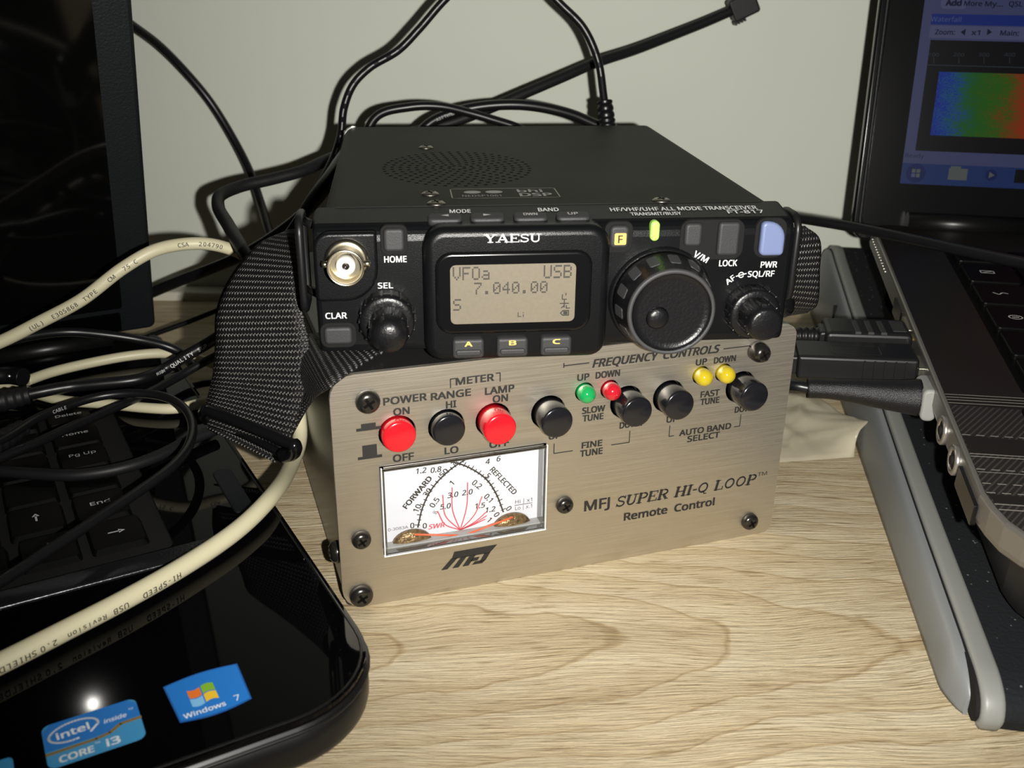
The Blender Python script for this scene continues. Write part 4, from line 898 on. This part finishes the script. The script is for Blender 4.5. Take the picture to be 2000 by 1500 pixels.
KR = [(62, 80), (83, 101.5), (104.5, 123), (126, 144.5), (147.5, 166), (169, 182)]
sym = {(4, 0): 'sq', (3, 0): 'tick', (2, 0): 'oval', (1, 0): 'bar', (5, 0): 'dash'}
for r, (ya, yb) in enumerate(KR):
    for c in range(4):
        xa = 28 + c * 21.6; bm = B(); pad(bm, rrect(xa, xa + 19.8, ya, yb, 1.6, 3), -.1, 2.2, DECK, 0, b=.7)
        g = sym.get((r, c)); xc, cy = xa + 8.5, (ya + yb) / 2
        if g == 'sq': line(bm, [(xc - 2.5, cy - 1), (xc + 2.5, cy - 1), (xc + 2.5, cy + 1.4), (xc - 2.5, cy + 1.4), (xc - 2.5, cy - 1), (xc + 2.5, cy + 1.4)], .45, 2.26, DECK, 1)
        elif g == 'tick': line(bm, arcpts([(xc - 2.6, cy + .6), (xc - .8, cy - .8), (xc + .8, cy + .8), (xc + 2.6, cy + .2)], 5), .6, 2.26, DECK, 1)
        elif g == 'oval': line(bm, circ(xc, cy, 2.3, 18, 1.6) + [(xc + 2.3, cy)], .5, 2.26, DECK, 1); line(bm, [(xc - 1.1, cy), (xc + 1.1, cy)], .6, 2.26, DECK, 1)
        elif g == 'bar': line(bm, [(xc - 2.2, cy - 1.2), (xc + 2.8, cy - 1.2)], .9, 2.26, DECK, 1); line(bm, [(xc - 1.6, cy + .6), (xc + 1.2, cy + .6)], .7, 2.26, DECK, 1)
        elif g == 'dash': line(bm, [(xc - 1.5, cy), (xc + 1.5, cy)], .4, 2.26, DECK, 1)
        obj('key', bm, ['key', 'key_ink'], rlap)
SX = frame((0, 0, -6.2), (0, -1, 0), (0, 0, 1))           # outward normal -x
for y in (42.5, 25.5):
    bm = B(); lathe(bm, [(4.6, -.5), (4.6, .8), (4.2, 1.2), (3.3, 1.2), (3.0, .9), (2.9, .6)], SX @ T(-y, 0), 0, 28, cap1=False); flat(bm, circ(-y, 0, 3, 20), .7, SX, 1); lathe(bm, [(1.5, .6), (1.4, 1.4), (0, 1.4)], SX @ T(-y, 0), 1, 16)
    obj('audio_jack', bm, ['ring', 'matte'], rlap, 'silver-ringed audio jack')
bm = B(); pad(bm, rrect(-19, 1, -4.4, 2.6, .8), -.5, .9, SX, 0, b=.3); obj('card_slot', bm, 'gloss', rlap)
bm = B()
for i in range(13): lathe(bm, [(.55, -.2), (.5, .5), (0, .7)], SX @ T(-(166 + i * 3.2), 2.4), 0, 10)
obj('vent', bm, 'chrome', rlap)
bm = B(); pad(bm, rrect(-138, -124, -3.4, 3.2, .5), -.4, .6, SX, 0); pad(bm, rrect(-120, -108, -3.4, 3.2, .5), -.4, .7, SX, 1); obj('port', bm, ['gloss', 'usb_steel'], rlap)
# lid and screen
LO = RLM.inverted() @ onz(1665, 430, 73.7)
tl = R1(20) - SL + .0
LIDR = frame((LO.x, LO.y, LO.z), (1, 0, 0), (0, math.sin(tl), math.cos(tl)))
def lw(px, py):                                             # photo pixel -> position on the lid's front plane
    Wm = RLM @ LIDR; n = Wm.to_3x3() @ Vector((0, 0, 1)); d = ray(px, py); O = Vector((0, 0, CAM_H)); t = n.dot(Wm.translation - O) / n.dot(d)
    p = Wm.inverted() @ (O + d * t); return (p.x, p.y)
bm = B(); pad(bm, rrect(0, 335, -9, 215, rs=(8, 8, 8, 8), seg=6), -9, 0, LIDR, 0, b=1.2, b0=4, bs=3, smooth=True); rlid = obj('lid', bm, 'gloss', rlap)
bm = B(); pad(bm, rrect(4.2, 331, -5, 211, 6, 6), -.5, .5, LIDR, 0, b=.4); obj('screen_bezel', bm, 'gloss', rlid)
bm = B(); tube(bm, [LIDR @ Vector((*p, .2)) for p in rrect(3.2, 332, -6, 212, 7, 6)], .8, 0, 8, closed=True); obj('lid_rim', bm, 'lap_matte', rlid)
bm = B()
bl = lw(1757, 358); SX0, SY0 = bl[0], bl[1]
def rect(u0, u1, v0, v1, w, mi): flat(bm, [(u0, v0), (u1, v0), (u1, v1), (u0, v1)], w, LIDR, mi)
s1 = SX0 + 290
tb = lw(1764, 318)[1]; rect(SX0, s1, SY0, tb, .55, 0)
rect(SX0, s1, tb, 205, .55, 1)
b0_ = lw(1787, 294); b1_ = lw(1812, 78); rect(b0_[0], s1 - 8, b0_[1], b1_[1], .6, 2)
a = lw(1817, 48); c = lw(1817, 27); rect(a[0], s1 - 6, a[1], c[1], .6, 3)
a2 = lw(1815, 74); rect(a[0], s1 - 6, a2[1], a[1] - .4, .6, 4)
sp0 = lw(1816, 264); sp1 = lw(1830, 140)
def stx(s, px, py, cap, width, mi, **k): p = lw(px, py); text(bm, s, p[0], p[1], cap, LIDR, .66, mi, width, **k)
def wx(n): return n * .265
stx('Waterfall', 1847, 38, 1.9, 12.4, 9); stx('Zoom:', 1845, 63, 2.0, 8.0, 5, bold=.02); stx('x1', 1905, 64, 2.0, 3.4, 5, bold=.02); stx('Main:', 1971, 65, 2.0, 7.4, 5, bold=.02)
for px, s in ((1880, -1), (1932, 1)):
    p = lw(px, 63); flat(bm, [(p[0] - 1, p[1] - 1.4), (p[0] + 1, p[1]), (p[0] - 1, p[1] + 1.4)] if s > 0 else [(p[0] + 1, p[1] + 1.4), (p[0] - 1, p[1]), (p[0] + 1, p[1] - 1.4)], .66, LIDR, 5)
p = lw(1861, 7); pad(bm, rrect(p[0] - 5, p[0] + 5.4, p[1] - 2.2, p[1] + 5, 1.4), .5, .6, LIDR, 4)
stx('Add', 1862, 6, 2.2, 6.2, 5, bold=.05); stx('More', 1900, 7, 2.0, 7.2, 5, bold=.02); stx('My...', 1941, 8, 2.0, 7.2, 5, bold=.02); stx('QSL', 1983, 8, 2.0, 5.4, 5, bold=.02)
stx('Ready', 1786, 304, 1.7, 8, 5)
for px, s in ((1823, '100'), (1872, '200'), (1921, '300'), (1971, '400')):
    q = lw(px, 124); r_ = lw(px, 113); line(bm, [q, r_], .3, .66, LIDR, 6); stx(s, px, 107, 1.5, 4.4, 6)
q = lw(1812, 127); line(bm, [q, (s1 - 10, q[1])], .35, .66, LIDR, 6)
p = lw(1788, 338); flat(bm, circ(p[0], p[1], 4.2, 24), .62, LIDR, 7)
for i, (dx, dy, mi) in enumerate(((-1, 1, 8), (1, 1, 8), (-1, -1, 4), (1, -1, 8))): rect(p[0] + dx - .8, p[0] + dx + .8, p[1] + dy - .8, p[1] + dy + .8, .66, mi)
p = lw(1870, 340); rect(p[0] - 4, p[0] + 4, p[1] - 2.6, p[1] + 2.4, .62, 8); rect(p[0] - 3.4, p[0] + 1, p[1] + 2.4, p[1] + 3.4, .62, 8)
p = lw(1935, 342); flat(bm, circ(p[0], p[1], 2.5, 20), .62, LIDR, 7); flat(bm, [(p[0] - .9, p[1] - 1.4), (p[0] + 1.5, p[1]), (p[0] - .9, p[1] + 1.4)], .66, LIDR, 8)
p = lw(1995, 345); rect(p[0] - 3, p[0] + 3, p[1] - 2.8, p[1] + 3, .62, 2)
f = flat(bm, [(sp0[0], sp0[1]), (sp0[0] + 78, sp0[1]), (sp0[0] + 78, sp1[1]), (sp0[0], sp1[1])], .66, LIDR, 10)
uvl = bm.loops.layers.uv.verify()
for l, uvv in zip(f.loops, ((0, 0), (1.35, 0), (1.35, .9), (0, .9))): l[uvl].uv = uvv
obj('screen', bm, ['scr_task', 'scr_win', 'scr_black', 'scr_title', 'scr_bar', 'scr_text', 'scr_dim', 'scr_orb', 'scr_folder', 'scr_light', 'spectro'], rlid, 'lit screen with a waterfall window')
for x in (40, 290):
    bm = B(); tube(bm, [Vector((x - 25, 214, 2)), Vector((x + 25, 214, 2))], 4.5, 0, 14); obj('hinge', bm, 'lap_side', rlap)

# ================================================================== cables
LAPI = LAPM.inverted()
def rest(p, r, up_):                                        # slide a point towards the viewer until it lies on the left laptop's deck
    eye = Vector((0, 0, CAM_H)); p = Vector(p)
    for _ in range(400):
        q = LAPI @ p; zmin = 30.8 + r + up_ if q.x < 0 else 30.8 + r + up_ - 6 * q.x
        if q.x > 6 or q.y < -6 or q.y > 262 or p.z >= max(r, zmin): break
        p = p.lerp(eye, .0015)
    return p
def cable(name, label, cat, pts, r, m='cable', n=10, seg=12, texts=(), dashes=None, tm='white_ink', extra=None, group=None, on=None):
    if on is not None: pts = [rest(p, r, on) for p in pts]
    path = spline(pts, n); bm = B()
    if on is not None: 
        path = [rest(p, r, on) for p in path]
        for _ in range(6): path = [path[0]] + [path[i] * .5 + (path[i - 1] + path[i + 1]) * .25 for i in range(1, len(path) - 1)] + [path[-1]]
    tube(bm, path, r, 0, seg)
    cum = [0]
    for a, b in zip(path[:-1], path[1:]): cum.append(cum[-1] + (b - a).length)
    def locate(s):
        for i in range(len(path) - 1):
            if cum[i + 1] >= s: return path[i].lerp(path[i + 1], (s - cum[i]) / max(1e-6, cum[i + 1] - cum[i])), (path[i + 1] - path[i]).normalized()
        return path[-1], (path[-1] - path[-2]).normalized()
    def near(px, py):
        best = min(range(len(path)), key=lambda i: ((path[i] - Vector((0, 0, CAM_H))).normalized() - ray(px, py).normalized()).length); return cum[best]
    eye = Vector((0, 0, CAM_H))
    for s, px, py, cap, flip, tilt in texts:
        s0 = near(px, py); wch = cap * .98; L = 0
        for k, ch in enumerate(s):
            if ch == ' ': continue
            q, t = locate(s0 + (k - (len(s) - 1) / 2) * wch * (-1 if flip else 1))
            if flip: t = -t
            nn = (eye - q); nn = (nn - t * nn.dot(t)).normalized(); nn = Matrix.Rotation(tilt, 3, t) @ nn
            v = nn.cross(t); F4 = Matrix(((t.x, v.x, nn.x, q.x), (t.y, v.y, nn.y, q.y), (t.z, v.z, nn.z, q.z), (0, 0, 0, 1)))
            text(bm, ch, 0, 0, cap, F4, r + .06, 1, None, .01)
    if dashes:
        s = dashes[0]
        while s < dashes[1]:
            pl = []
            for k in range(4):
                q, t = locate(s + k * dashes[2] * .6 / 3); nn = (eye - q); nn = (nn - t * nn.dot(t)).normalized(); pl.append((q + nn * (r + .06), nn.cross(t) * .22))
            for (a, wa), (b, wb) in zip(pl[:-1], pl[1:]):
                bm.faces.new([bm.verts.new(x) for x in (a - wa, b - wb, b + wb, a + wa)]).material_index = 1
            s += dashes[2]
    o = obj(name, bm, [m, tm]); tag(o, label, cat, group)
    if extra: extra(o)
    return o
A = at
# beige cables
cable('usb_cable', 'thick beige printed cable crossing the left laptop in front of its keyboard', 'cable',
      [A(-120, 1352, 172), A(0, 1296, 184), A(120, 1235, 194), A(250, 1168, 209), A(380, 1093, 228), A(470, 1030, 245), A(530, 970, 262), A(570, 905, 294), A(586, 855, 310), A(582, 800, 318), A(570, 755, 326), A(545, 715, 336)], 2.6, 'beige', 10, 16,
      [('HI-SPEED', 312, 1160, 1.5, True, -.62), ('USB', 232, 1200, 1.5, True, -.62), ('Revision', 168, 1230, 1.3, True, -.62), ('2.0', 92, 1268, 1.5, True, -.62), ('SHIELDED', 18, 1304, 1.5, True, -.62)], tm='black_ink', on=0)
cable('usb_cable', 'beige printed cable arching in front of the left laptop lid to the strap', 'cable',
      [A(-100, 705, 318), A(0, 668, 325), A(80, 628, 330), A(160, 585, 334), A(240, 524, 340), A(300, 490, 346), A(350, 478, 352), A(400, 476, 356), A(445, 485, 360), A(478, 500, 363), A(500, 530, 364), A(508, 580, 364)], 2.35, 'beige', 10, 14,
      [('CSA', 353, 478, 1.5, False, .1), ('204790', 411, 480, 1.5, False, .1), ('TYPE', 466, 494, 1.5, False, .1), ('75 C', 252, 516, 1.5, False, .2), ('CM', 216, 541, 1.5, False, .2), ('TYPE', 180, 570, 1.5, False, .2), ('E305868', 124, 604, 1.5, False, .2), ('(UL)', 72, 632, 1.5, False, .2)], tm='black_ink')
cable('usb_cable', 'short beige cable lying behind the black cables below the left laptop lid', 'cable',
      [A(52, 744, 354), A(100, 727, 356), A(180, 708, 362), A(260, 694, 368), A(325, 690, 372), A(385, 700, 372), A(440, 720, 370)], 2.0, 'beige', on=.4)
cable('usb_cable', 'beige cable mostly hidden under the black cables at the upper keys', 'cable',
      [A(-60, 738, 338), A(0, 752, 335), A(45, 762, 333), A(120, 782, 330), A(200, 788, 329), A(290, 797, 328), A(345, 798, 329), A(400, 785, 336), A(450, 770, 345)], 1.9, 'beige', on=0)
# black cables on the left laptop
def relief(pts, r0, r1, ribs, par, m='cable_soft'):
    bm = B(); p = [rest(x, max(r0, r1) + .4, 3.5) for x in spline([rest(q_, max(r0, r1) + .4, 3.5) for q_ in pts], 14)] if par.name.startswith('audio') else spline(pts, 14); n = len(p); tube(bm, p, [r0 + (r1 - r0) * i / (n - 1) + (.35 if (i * ribs * 2 // n) % 2 else 0) for i in range(n)], 0, 14); o = obj('strain_relief', bm, m, par); return o
cable('audio_cable', 'black printed cable running from a ribbed plug at the left edge up to the strap', 'cable',
      [A(-80, 800, 322), A(0, 782, 324), A(60, 769, 328), A(130, 756, 332), A(200, 749, 336), A(270, 741, 340), A(315, 724, 343), A(360, 697, 346), A(410, 668, 350), A(470, 628, 355), A(540, 585, 362)], 2.2, 'cable', 10, 14,
      [('HIGH', 310, 730, 1.1, False, .2), ('QUALITY', 357, 703, 1.4, False, .2), ('SGP', 396, 680, 1.4, False, .2)], on=4.5,
      extra=lambda o: relief([A(-60, 794, 321), A(0, 783, 323), A(55, 771, 327)], 4.6, 3.1, 7, o))
cable('audio_cable', 'thin black cable looping over the left laptop from the Delete key to the arrows', 'cable',
      [A(-30, 876, 296), A(20, 850, 300), A(70, 818, 306), A(130, 793, 312), A(190, 775, 316), A(250, 768, 318), A(310, 772, 316), A(352, 790, 310), A(375, 825, 301), A(370, 868, 291), A(340, 908, 281), A(285, 950, 270), A(200, 1007, 255), A(100, 1072, 239), A(0, 1137, 224), A(-90, 1195, 212)], 1.55, 'cable', 10, 12,
      [('CABLE', 115, 803, 1.1, False, .2)], tm='grey_ink', on=7.9,
      extra=lambda o: relief([A(-40, 884, 296), A(0, 862, 299), A(44, 836, 304)], 4.0, 2.6, 6, o))
cable('audio_cable', 'thin black cable crossing the Delete key inside the loop', 'cable',
      [A(-60, 925, 292), A(0, 895, 297), A(60, 870, 301), A(130, 838, 308), A(190, 812, 313), A(245, 787, 319), A(300, 762, 328), A(350, 735, 337), A(390, 712, 343), A(432, 690, 348), A(475, 668, 352)], 1.6, 'cable', on=4.3)
cable('audio_cable', 'dim black cable curving below the Page Up key inside the loop', 'cable',
      [A(-60, 915, 292), A(60, 925, 290), A(150, 928, 289), A(240, 914, 291), A(310, 890, 296), A(365, 862, 304), A(420, 840, 312)], 1.9, 'cable_soft', on=0)
cable('audio_cable', 'slender black cable arching over the beige cable below the left laptop lid', 'cable',
      [A(-60, 690, 325), A(40, 660, 336), A(130, 648, 346), A(200, 653, 350), A(270, 663, 354), A(325, 676, 358), A(358, 692, 358), A(380, 720, 352)], 1.8, 'cable', on=5.5)
bm = B(); p = spline([rest(A(-30, 735, 330), 3.4, 5), rest(A(20, 733, 333), 3.4, 5), rest(A(46, 737, 336), 3.4, 5)], 10); tube(bm, p, [3.4] * len(p), 0, 14); lathe(bm, [(.9, 0), (.7, .6), (0, .8)], frame(rest(A(27, 733, 333), 3.4, 5) + Vector((0, -3.2, 1.0)), (1, 0, 0), (0, .3, 1)), 1, 12); tag(obj('cable_plug', bm, ['cable', 'chrome']), 'smooth black plug end between the beige cables at the left edge', 'plug')  # tiny chrome bump is a white glint built onto the plug
# cables behind the radio and on the wall
cable('power_cable', 'black cable against the wall dropping from behind the left laptop lid', 'cable',
      [A(-60, 30, 470), A(100, -10, 490), A(200, 10, 500), A(262, 52, 512), A(310, 88, 522), A(360, 138, 530), A(410, 198, 534), A(455, 270, 532), A(488, 335, 525), A(508, 392, 515), A(522, 440, 500), A(540, 500, 480)], 2.2, 'cable', 10, 14)
cable('dc_cable', 'black cable with white dashed print looping above the radio into its back', 'cable',
      [A(1184, 232, 440), A(1178, 180, 444), A(1168, 118, 448), A(1140, 55, 450), A(1095, 8, 450), A(1040, -45, 450), A(985, -70, 450), A(930, -55, 450), A(868, 0, 448), A(820, 55, 447), A(778, 98, 446), A(722, 132, 446), A(690, 165, 444), A(672, 210, 440), A(666, 262, 434), A(655, 300, 428), A(630, 352, 416), A(598, 415, 402), A(560, 480, 394), A(530, 560, 390)], 1.75, 'cable', 10, 12, dashes=(18, 330, 6.2), tm='grey_ink',
      extra=lambda o: relief([A(1188, 262, 437), A(1185, 235, 439), A(1181, 198, 442)], 3.9, 3.1, 6, o, 'cable'))
def adapter(o):
    bm = B(); a = A(1450, 12, 530); fr = frame(a, A(1475, 0, 530) - A(1430, 22, 530), (0, 0, 1)); pad(bm, rrect(-6.5, 7, -5.5, 5.5, 1.5), -5, 5, fr, 0, b=1, b0=1)
    for i in range(4): pad(bm, rrect(-6.6 + i * 1.6, -5.8 + i * 1.6, -7, -5.2), -3, 3, fr, 0)
    obj('adapter_block', bm, 'cable_soft', o)
cable('signal_cable', 'thick black cable rising diagonally across the wall to a square plug', 'cable',
      [A(1440, 16, 530), A(1380, 42, 526), A(1310, 70, 520), A(1240, 97, 512), A(1165, 122, 502), A(1100, 150, 494), A(1030, 180, 487), A(960, 210, 481), A(880, 240, 475), A(790, 262, 469), A(700, 288, 460), A(640, 312, 440), A(590, 334, 428), A(530, 350, 420), A(470, 364, 412), A(430, 382, 402), A(426, 402, 394), A(446, 440, 374), A(476, 492, 344), A(500, 540, 336), A(520, 600, 334)], 2.6, 'cable_soft', 10, 14, extra=adapter)
cable('signal_cable', 'black cable arching low behind the left half of the radio top', 'cable',
      [A(700, 420, 446), A(706, 300, 448), A(735, 228, 450), A(800, 209, 452), A(860, 208, 454), A(915, 220, 456), A(960, 233, 457), A(1020, 254, 458), A(1080, 300, 456), A(1110, 400, 450)], 2.0, 'cable')
cable('signal_cable', 'black printed cable arching low behind the right half of the radio top', 'cable',
      [A(770, 400, 456), A(800, 290, 459), A(838, 242, 461), A(890, 219, 462), A(950, 207, 463), A(1020, 205, 463), A(1085, 215, 461), A(1140, 233, 458), A(1200, 270, 454), A(1240, 380, 450)], 2.4, 'cable', 10, 14, [('HIGH  QUALITY', 885, 222, 1.3, True, -.1)], tm='grey_ink')
cable('power_cable', 'black cable leaving behind the left laptop lid towards the strap', 'cable',
      [A(230, 600, 470), A(305, 568, 470), A(355, 547, 466), A(410, 526, 460), A(460, 505, 452), A(500, 484, 446), A(545, 455, 440), A(600, 410, 430), A(650, 350, 425)], 2.7, 'cable', 10, 14)
cable('power_cable', 'black cable beside the left flank of the radio, above the strap', 'cable',
      [A(672, 300, 424), A(642, 345, 402), A(612, 385, 390), A(585, 430, 381), A(556, 476, 376), A(530, 540, 374), A(515, 610, 374)], 2.3, 'cable')
cable('signal_cable', 'thin black cable low on the desk between left laptop lid and strap', 'cable',
      [A(250, 672, 440), A(320, 646, 442), A(370, 628, 444), A(425, 606, 446), A(480, 585, 448), A(540, 570, 450)], 1.25, 'cable')
cable('signal_cable', 'thin black cable flat on the desk just behind the left laptop corner', 'cable',
      [A(352, 762, 376), A(376, 755, 377), A(400, 749, 374), A(440, 744, 376), A(500, 738, 378)], 1.5, 'cable')
cable('headset_cable', 'black cable from the right of the radio across the right laptop', 'cable',
      [Vector((20, 441, 97)), Vector((66, 437, 95)), A(1490, 425, 418), A(1545, 425, 407), A(1610, 434, 396), A(1690, 448, 384), A(1780, 467, 368), A(1880, 489, 350), A(1960, 506, 336), A(2040, 522, 322), A(2120, 540, 310), Vector((235, 300, 86)), Vector((300, 330, 90))], 2.1, 'cable', 10, 14)
# plugs in the right laptop's side
def plugframe(px, py, Y): return frame(A(px, py, Y), Vector((-math.cos(R1(10)), math.sin(R1(10)), -.04)), (0, 0, 1)) @ Matrix.Diagonal((1, 1, -1, 1))   # u runs away from the laptop, v up, w towards the viewer
fr = plugframe(1791, 663, 334)
hd = thing('video_plug', 'black ribbed plug in the right laptop, rearmost of the three', 'plug')
bm = B(); pad(bm, rrect(3, 33, -4.5, 4.5, 2), -9, 8, fr, 0, b=1.5, b0=1.5)
pad(bm, rrect(30, 35, -3.5, 3.5, 1.5), -5, 5, fr, 0, b=1, b0=1)
for i in range(3): pad(bm, rrect(12 + i * 4.4, 14 + i * 4.4, -2, 4.9, .3), -5, 7.6, fr, 1)
pad(bm, rrect(5, 9.5, 4, 4.7), -6, 5, fr, 1)
obj('plug_body', bm, ['black', 'rubber'], hd)
bm = B(); pad(bm, rrect(-4, 3.2, -2.4, 1.6, .5), -6, 5.6, fr, 1); pad(bm, rrect(-3, 3.1, 1.6, 2.3, .2), 1, 5.8, fr, 0); obj('plug_tip', bm, ['gold', 'black'], hd, 'gold edged plug tip')
cp = fr @ Vector((33, 0, 0)); bm = B(); p = spline([cp, fr @ Vector((40, 0, 0)), fr @ Vector((46, -.5, .5))], 12); tube(bm, p, [2.9 + (.45 if (i // 2) % 2 else 0) for i in range(len(p))], 0, 14); obj('strain_relief', bm, 'black', hd)
bm = B(); tube(bm, spline([fr @ Vector((45, -.5, .5)), fr @ Vector((52, -3, -1)), fr @ Vector((60, -14, -12)), fr @ Vector((66, -40, -30)), fr @ Vector((72, -52.5, -60))], 10), 2.0, 0, 12); obj('cord', bm, 'cable', hd)
fr = plugframe(1799, 718, 314)
up_ = thing('usb_plug', 'large black plug with grip ridges in the right laptop, middle of the three', 'plug')
bm = B(); pad(bm, rrect(2, 42, -3.6, 5.2, 1.2), -10, 6.5, fr, 0, b=1.2, b0=1.2); pad(bm, rrect(40, 45, -3, 4, 1.5), -7, 4, fr, 0, b=1, b0=1)
for i in range(5): pad(bm, rrect(6 + i * 3.4, 6.6 + i * 3.4, -3.2, 4.2), 6.3, 7.0, fr, 0)
line(bm, [fr @ Vector((0, 0, 0)), fr @ Vector((0, 0, 0))], .1, 0)
tf = fr @ frame((0, 5.2, 0), (1, 0, 0), (0, 0, -1))
q = rrect(14, 30, -3.5, 5, 1); line(bm, q + [q[0]], .3, .06, tf, 1)
obj('plug_body', bm, ['black', 'rubber'], up_)
bm = B(); pad(bm, rrect(-7, 2.2, -2.2, 2.2, .4), -6.2, 6.2, fr, 0, b=.4, b0=.4); obj('plug_tip', bm, 'usb_steel', up_, 'steel plug tip')
bm = B(); tube(bm, spline([fr @ Vector((44, .5, -1)), fr @ Vector((54, 0, -5)), fr @ Vector((62, -10, -20)), fr @ Vector((66, -36, -40)), fr @ Vector((72, -49.5, -60))], 10), 2.2, 0, 12); obj('cord', bm, 'cable', up_)
fr = plugframe(1832, 778, 297)
np_ = thing('usb_plug', 'rounded black plug with a pale grey end in the right laptop, nearest of the three', 'plug')
pth = [fr @ Vector((x, y, 0)) for x, y in ((6, 0), (12, .2), (20, .8), (28, 1.4), (36, 1.6), (42, 1.6))]
bm = B(); p = spline(pth, 6); n = len(p); tube(bm, p, [6.2 - 2.9 * min(1, i / n * 1.35) for i in range(n)], 0, 20)
obj('plug_body', bm, mat('grained_black_plug', (0.007, 0.007, 0.008), .36, spec=.4, bump=.5, bscale=3500), np_)
bm = B(); pad(bm, rrect(1.6, 6.4, -5.6, 5.6, 2.0), -7.0, 7.0, fr, 0, b=1.0, b0=1.0); obj('plug_collar', bm, 'grey_band', np_, 'pale grey collar')
bm = B(); pad(bm, rrect(-7, 1.8, -2.2, 2.2, .4), -6.2, 6.2, fr, 0, b=.4, b0=.4); obj('plug_tip', bm, 'usb_steel', np_)
bm = B(); tube(bm, spline([fr @ Vector((41, 1.6, 0)), fr @ Vector((46, 2, -1)), fr @ Vector((53, 0, -8)), fr @ Vector((57, -18, -26)), fr @ Vector((58, -43, -50))], 10), 1.9, 0, 12); obj('cord', bm, 'cable', np_)

# ================================================================== crumpled clear film
bm = B(); N1, N2 = 26, 22
import mathutils
c00, c10, c11, c01 = onz(1490, 905, .3), onz(1668, 893, .3), onz(1600, 775, .3), onz(1490, 760, .3)
tip = Vector((142.3, 347, 18.5)); gv = []
for i in range(N1 + 1):
    row = []
    for j in range(N2 + 1):
        a, b = i / N1, j / N2
        p = (c00.lerp(c10, a)).lerp(c01.lerp(c11, a), b)
        nz = mathutils.noise.noise(Vector((p.x * .09, p.y * .06, 1.7))) + .5 * mathutils.noise.noise(Vector((p.x * .2 + p.y * .1, p.y * .16, 4.2)))
        cr = max(0, .25 - abs(mathutils.noise.noise(Vector((p.x * .06 - p.y * .05, p.x * .02 + p.y * .08, 9.1))))) * 5
        p.z = .35 + (max(0, .8 + 1.3 * nz) + .7 * cr) * min(1, 4 * (1 - abs(2 * b - 1)))
        lift = (max(0, (a - .66) / .34) ** 1.6) * max(0, 1 - abs(b - .45) / .45)
        p = p.lerp(tip, lift * .95)
        row.append(bm.verts.new(p))
    gv.append(row)
for i in range(N1):
    for j in range(N2): bm.faces.new((gv[i][j], gv[i + 1][j], gv[i + 1][j + 1], gv[i][j + 1])).smooth = True
o = obj('plastic_film', bm, 'film'); tag(o, 'crumpled clear plastic film on the desk between the control box and the grey stand', 'plastic film')
sd = o.modifiers.new('thickness', 'SOLIDIFY'); sd.thickness = .00015
